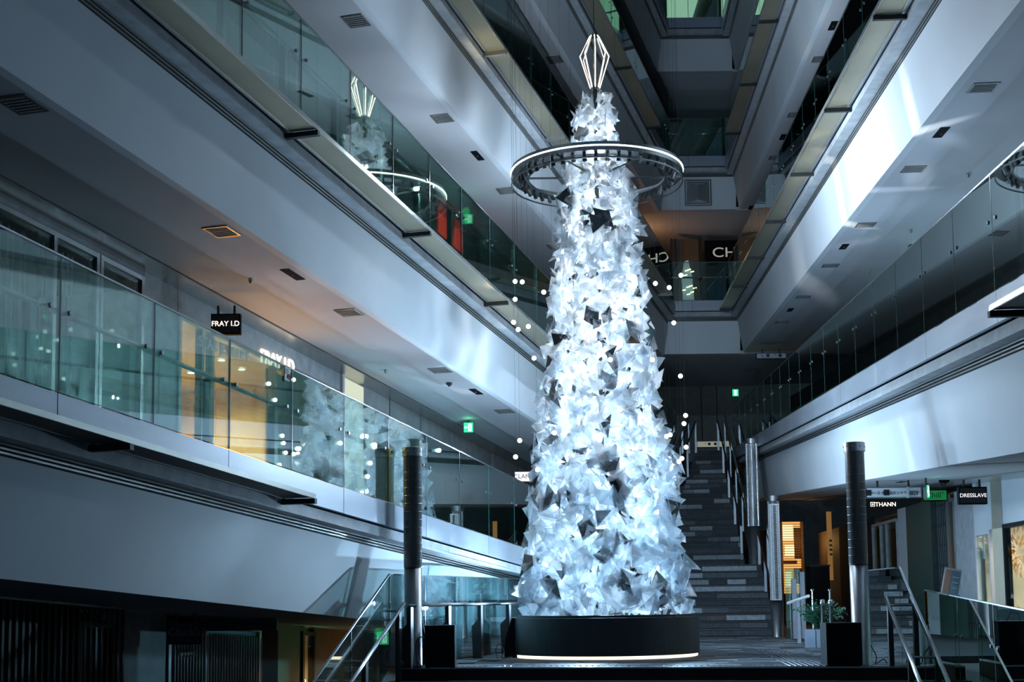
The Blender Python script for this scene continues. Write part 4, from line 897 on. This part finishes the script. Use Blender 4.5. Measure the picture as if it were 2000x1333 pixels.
bq(.46, .95, .57, .96, .014, mat('print_blue', (.22, .36, .46), .6), 'text_sheet'); bq(.52, .88, .84, .86, .022, M['white'], 'printed_line'); bq(.52, .88, .75, .765, .022, M['white'], 'printed_line'); bq(.52, .80, .66, .675, .022, M['white'], 'printed_line')
for p, q in ((fl_, 0), (fr_, 0)): MB().tube([p+up*.0, Vector((p.x+.02, p.y+.02, FLOOR-.1))], .014, 6).build('leg', M['plaster'], ab)
tp = ft_l.lerp(ft_r, .5)
for dx in (.25, .62): MB().tube([tp+Vector((.08, .05, -.4)), Vector((tp.x+dx-.15, 21.9, FLOOR-.1))], .014, 6).build('leg', M['plaster'], ab)
# dried wreath
q = Rx(1963)+1.2; wc = at(1994, 1078, q-.15)
wr_ = thing('dried_wreath', 'large dried grass wreath hanging in the bright shop window', 'wreath', wc)
for i in range(190):
    a = R.uniform(0, 6.283); rr = R.uniform(.05, .34); b = wc+Vector((math.cos(a)*rr, -math.cos(a)*rr*.4+R.uniform(-.06, .06), math.sin(a)*rr*1.1)); d = Vector((math.cos(a)+R.uniform(-.5, .5), R.uniform(-.8, .2), math.sin(a)+R.uniform(-.6, .4))).normalized(); l = R.uniform(.10, .24)
    sd = d.cross(Vector((1, .3, .2))).normalized()*R.uniform(.012, .028)
    mesh('dried_stem', [b, b+d*l*.5+sd, b+d*l, b+d*l*.5-sd, b+d*l*.5+d.cross(sd)*.6], [(0, 1, 4), (1, 2, 4), (2, 3, 4), (3, 0, 4)], M['dried'], wr_)
light('SPOT', 'wreath_lamp', wc+Vector((-.1, -.7, .85)), 70, (1, .78, .5), .04, wc, 50, .6)
# notice sticker on the left balustrade
nt_ = thing('notice_sticker', 'white notice sticker with a red no smoking circle on the left glass', 'sticker', (0, 0, 0)); D, z = on('L', 560, 731, .02)
nt_.location = P('L', .02, D, z); a = P('L', .022, D, z); hw, hh = .075, .085
bb = MB().obox(a, ldir, Vector((.957, -.289, 0)), up, hw, .002, hh); bb.build('border', mat('sticker_green', (.03, .22, .09), .6), nt_)
MB().obox(P('L', .025, D, z), ldir, Vector((.957, -.289, 0)), up, hw-.008, .002, hh-.008).build('sheet', M['white'], nt_)
rg = [P('L', .029, D+.035+.03*math.cos(t*.5), z-.03+.03*math.sin(t*.5)) for t in range(13)]; MB().tube(rg, .005, 5).build('red_circle', mat('sticker_red', (.6, .03, .03), .6), nt_)
MB().tube([P('L', .029, D+.015, z-.01), P('L', .029, D+.055, z-.05)], .004, 5).build('red_bar', bpy.data.materials['sticker_red'], nt_)
for j in range(3): MB().obox(P('L', .029, D-.02, z+.05-j*.022), ldir, Vector((.957, -.289, 0)), up, .045, .001, .004).build('printed_line', M['ink'], nt_)
# ================================================================== the tree
def rad(z):
    tb = [(-.3, 1.33), (.3, 1.28), (1.1, 1.16), (1.9, 1.10), (2.7, 1.0), (3.5, .90), (4.3, .80), (5.1, .72), (5.9, .66), (6.6, .56), (7.2, .46), (7.7, .36), (8.1, .28), (8.4, .16)]
    if z <= tb[0][0]: return tb[0][1]
    for (a, b), (c_, d) in zip(tb[:-1], tb[1:]):
        if z <= c_: return b+(d-b)*(z-a)/(c_-a)
    return .12
TR = thing('christmas_tree', 'tall illuminated tree of crumpled clear film shards on a black drum', 'tree', (TX, TY, FLOOR))
def shard(c, out, size, fold):
    "folded kite: four points with a ridge, facets bent off plane"
    t = out.cross(Vector((R.uniform(-1, 1), R.uniform(-1, 1), R.uniform(-1, 1)))).normalized(); b = out.cross(t)
    a0 = R.uniform(.8, 1.35)*size; a1 = R.uniform(.45, .95)*size
    k = R.random()
    if k < .45:
        p = [c-t*a0*.55, c+b*a1*.6+out*fold*R.uniform(-.2, .3), c+t*a0*.6+out*fold*R.uniform(0, .4), c-b*a1*.6+out*fold*R.uniform(.1, .6)]
        return p, R.choice(([(0, 1, 2)], [(0, 1, 2), (0, 2, 3)], [(0, 1, 2), (0, 2, 3)]))
    if k < .8:
        ap = c+out*size*R.uniform(.35, .75)+t*R.uniform(-.2, .2)*size
        return [c-t*a0*.45-b*a1*.4, c+t*a0*.5-b*a1*.35, c+b*a1*.6, ap], R.choice(([(0, 1, 3), (1, 2, 3)], [(0, 1, 3), (1, 2, 3), (2, 0, 3)], [(2, 0, 3), (0, 1, 3)]))
    p = [c-t*a0*.55, c+b*a1*.6+out*fold*R.uniform(-.2, .5), c+t*a0*.6+out*fold*R.uniform(.1, .9), c-b*a1*.6+out*fold*R.uniform(-.3, .4), c+out*fold*R.uniform(.5, 1.2)+t*R.uniform(-.1, .2)*size]
    return p, R.choice(([(0, 1, 4), (1, 2, 4), (2, 3, 4), (3, 0, 4)], [(0, 1, 2), (0, 2, 3)], [(0, 1, 4), (1, 2, 4), (2, 3, 4)]))
def place(zlo, zhi, inset):
    while True:
        z = R.uniform(zlo, zhi)
        if R.random() < (rad(z)+.25)/1.6: break
    a = R.uniform(0, 2*math.pi); r = rad(z)*R.uniform(*inset); c = Vector((TX+r*math.cos(a), TY+r*math.sin(a), z))
    o = Vector((math.cos(a), math.sin(a), 0)); o = (o+Vector((R.uniform(-1, 1), R.uniform(-1, 1), R.uniform(-.9, .9)))*.85).normalized(); return c, o, z, a
# shards nearest the viewer are parts of their own
front = 0
while front < 296:
    c, o, z, a = place(-.2, 8.2, (.90, 1.0))
    if math.sin(a) > .35: continue
    sz = R.uniform(.28, .52)*(.52+.56*rad(z)/1.3); p, f = shard(c, o, sz, .14*sz/.3)
    mesh('film_shard', p, f, M['film_mirror'] if R.random() < .20 else M['film'], TR); front += 1
v, f, mi = [], [], []
for i in range(2600):
    c, o, z, a = place(-.25, 8.35, (.74, 1.0)); sz = R.uniform(.20, .44)*(.52+.52*rad(z)/1.3); p, g = shard(c, o, sz, .16*sz/.3); n = len(v); v += p
    g = [tuple(n+k for k in q) for q in g]; f += g; mi += [1 if R.random() < .05 else 0]*len(g)
o = mesh('film_clusters', v, f, [M['film'], M['film_mirror']], TR); o.data.polygons.foreach_set('material_index', mi); o['kind'] = 'stuff'
# base drum
MB().lathe((TX, TY, FLOOR), [(1.44, .05), (1.50, .05), (1.50, .62), (1.44, .625), (1.44, .60), (.2, .60)], 96).build('base_drum', M['base_black'], TR, smooth=False)
MB().lathe((TX, TY, FLOOR), [(1.40, .60), (1.40, .66), (1.36, .66), (1.36, .60)], 96).build('inner_rim', M['base_black'], TR)
MB().lathe((TX, TY, FLOOR), [(1.46, .0), (1.47, .012), (1.47, .045), (1.42, .05)], 96).build('foot_light', M['e_base'], TR)
MB().tube([(TX, TY, FLOOR+.6), (TX, TY, 8.5)], .035, 12).build('mast', M['dark'], TR)
# halo ring
RZ = 6.95; RRr = 1.42
rg_ = MB(); n = 96; v = []; f = []
pr = [(RRr, .12), (RRr, -.02), (RRr-.26, -.02), (RRr-.26, .0), (RRr-.03, .0), (RRr-.03, .12)]
for k in range(n):
    a = 2*math.pi*k/n; v += [(TX+r*math.cos(a), TY+r*math.sin(a), RZ+z) for r, z in pr]
m_ = len(pr)
for k in range(n):
    for j in range(m_): f.append((k*m_+j, ((k+1) % n)*m_+j, ((k+1) % n)*m_+(j+1) % m_, k*m_+(j+1) % m_))
ring = mesh('halo_ring', v, f, M['chrome'], TR)
def hoop(r, z, h, t, m, name, par):
    v = []; f = []
    pr = [(r, z), (r+t, z), (r+t, z+h), (r, z+h)]
    for k in range(96): a = 2*math.pi*k/96; v += [(TX+q*math.cos(a), TY+q*math.sin(a), RZ+w_) for q, w_ in pr]
    for k in range(96):
        for j in range(4): f.append((k*4+j, ((k+1) % 96)*4+j, ((k+1) % 96)*4+(j+1) % 4, k*4+(j+1) % 4))
    return mesh(name, v, f, m, par)
hoop(RRr, .048, .018, .012, M['e_ring'], 'light_line', ring); hoop(RRr-.30, -.05, .03, .03, M['steel_dark'], 'inner_hoop', ring); hoop(RRr-.02, -.14, .022, .02, M['steel_dark'], 'lower_hoop', ring)
for k in range(44):
    a = 2*math.pi*(k+.5)/44; u = Vector((math.cos(a), math.sin(a), 0)); c = Vector((TX, TY, RZ))+u*(RRr-.15)
    d = (Vector((TX, TY, RZ-3))-c).normalized(); b = MB(); b.tube([c-up*.03, c-up*.09], .008, 6); b.tube([c-up*.07-d*.05, c-up*.07+d*.07], [.026, .034], 10)
    b.build('spotlight', M['dark'] if k % 3 else M['steel_dark'], ring)
for k in range(6):
    a = 2*math.pi*(k+.0)/6; u = Vector((math.cos(a), math.sin(a), 0)); c = Vector((TX, TY, RZ-.02))
    MB().tube([c+u*.05-up*.0, c+u*(RRr-.02)], .018, 6).build('spoke', M['strip'] if k % 3 == 0 else M['dark'], TR)
# top lantern of light tubes
zb, zm, zt = 8.46, 8.98, 9.36
for k in range(8):
    a = 2*math.pi*k/8+math.pi/2; u = Vector((math.cos(a), math.sin(a), 0)); o_ = Vector((TX, TY, 0))
    pts = [o_+u*.07+up*zb, o_+u*.235+up*zm*1.0+up*.03, o_+u*.065+up*zt]
    MB().tube([p+u*.008 for p in pts], .009, 6).build('light_tube', M['e_lantern'], TR); MB().tube([p-u*.008 for p in pts], .010, 6).build('tube_channel', M['strip'], TR)
for z in (zb, zt): MB().lathe((TX, TY, z-.015), [(.07, 0), (.07, .03)], 20).build('lantern_plate', M['dark'], TR)
MB().tube([(TX, TY, zt), (TX, TY, 24.9)], .006, 6).build('hanging_wire', M['dark'], TR)
# ================================================================== hanging globe bulbs
bl = [(1006, 550), (1020, 551), (1062, 571), (1006, 585), (1003, 630), (1012, 644), (1032, 638), (1043, 700), (1015, 861), (1007, 893), (1050, 918),
      (1100, 609), (1233, 602), (1212, 629), (1123, 711), (1192, 703), (1274, 703), (1083, 846), (1171, 860), (1260, 875),
      (1280, 554), (1307, 562), (1330, 538), (1316, 631), (1329, 735), (1339, 812), (1336, 828), (1302, 853), (1309, 850), (1340, 874), (1332, 896), (1326, 902)]
BL = ['topmost white globe bulb left of the tree, outer one of the level pair', 'topmost white globe bulb left of the tree, inner one of the level pair', 'white globe bulb touching the tree edge just below the highest left pair',
      'lone white globe bulb straight under the outer one of the highest left pair', 'outermost white globe bulb of the trio before the gallery edge left of the tree', 'lowest white globe bulb of the trio before the gallery edge left of the tree',
      'white globe bulb of the left trio standing closest to the tree', 'white globe bulb at the tip of the grooved rails left of the tree', 'upper white globe bulb in front of the dark soffit left of the tree',
      'white globe bulb just above the small white lightbox sign', 'white globe bulb hanging right of the small white lightbox sign', 'highest white globe bulb in front of the left half of the film',
      'highest white globe bulb in front of the right half of the film', 'white globe bulb just below and left of the highest one on the right film', 'white globe bulb at mid height before the left half of the film',
      'white globe bulb at mid height before the middle of the film', 'white globe bulb at mid height near the right film edge', 'low white globe bulb before the left film edge', 'low white globe bulb before the middle of the film',
      'low white globe bulb before the right half of the film', 'white globe bulb right of the tree before the dark gallery corner', 'white globe bulb below the mirrored letters right of the tree', 'white globe bulb before the blue garment in the end window',
      'white globe bulb before the lowest end fascia', 'white globe bulb hanging alone in the dark above the stair', 'higher globe bulb of the close pair beside the stair head', 'lower globe bulb of the close pair beside the stair head',
      'outer globe bulb of the level pair at the left stair rail', 'inner globe bulb of the level pair at the left stair rail', 'white globe bulb over the top tread of the stair', 'upper globe bulb of the lowest pair before the stair treads', 'lower globe bulb of the lowest pair before the stair treads']
proto = None
for i, (x, y) in enumerate(bl):
    D = (20.6 if x < 1000+62 else 20.2 if x < 1275 else 21.2)+R.uniform(-.25, .25); c = at(x, y, D)
    side = 'left of the tree' if x < 1075 else 'before the tree' if x < 1276 else 'right of the tree'
    lab = BL[i]
    grp = 'globe bulbs hanging '+side
    if proto is None:
        proto = thing('hanging_globe', lab, 'lamp', c, grp); B_ = MB().sphere(c, .036, 14, 10).build('globe', M['e_bulb'], proto, smooth=True); W_ = MB().tube([c, c+up*16], .0011, 4).build('wire', M['dark'], proto); pc = c.copy()
    else:
        t = proto.copy(); C.objects.link(t); t.location = c; tag(t, lab, 'lamp', grp)
        for ch in (B_, W_):
            d = ch.copy(); C.objects.link(d); d.parent = t; d.matrix_parent_inverse = ch.matrix_parent_inverse.copy()
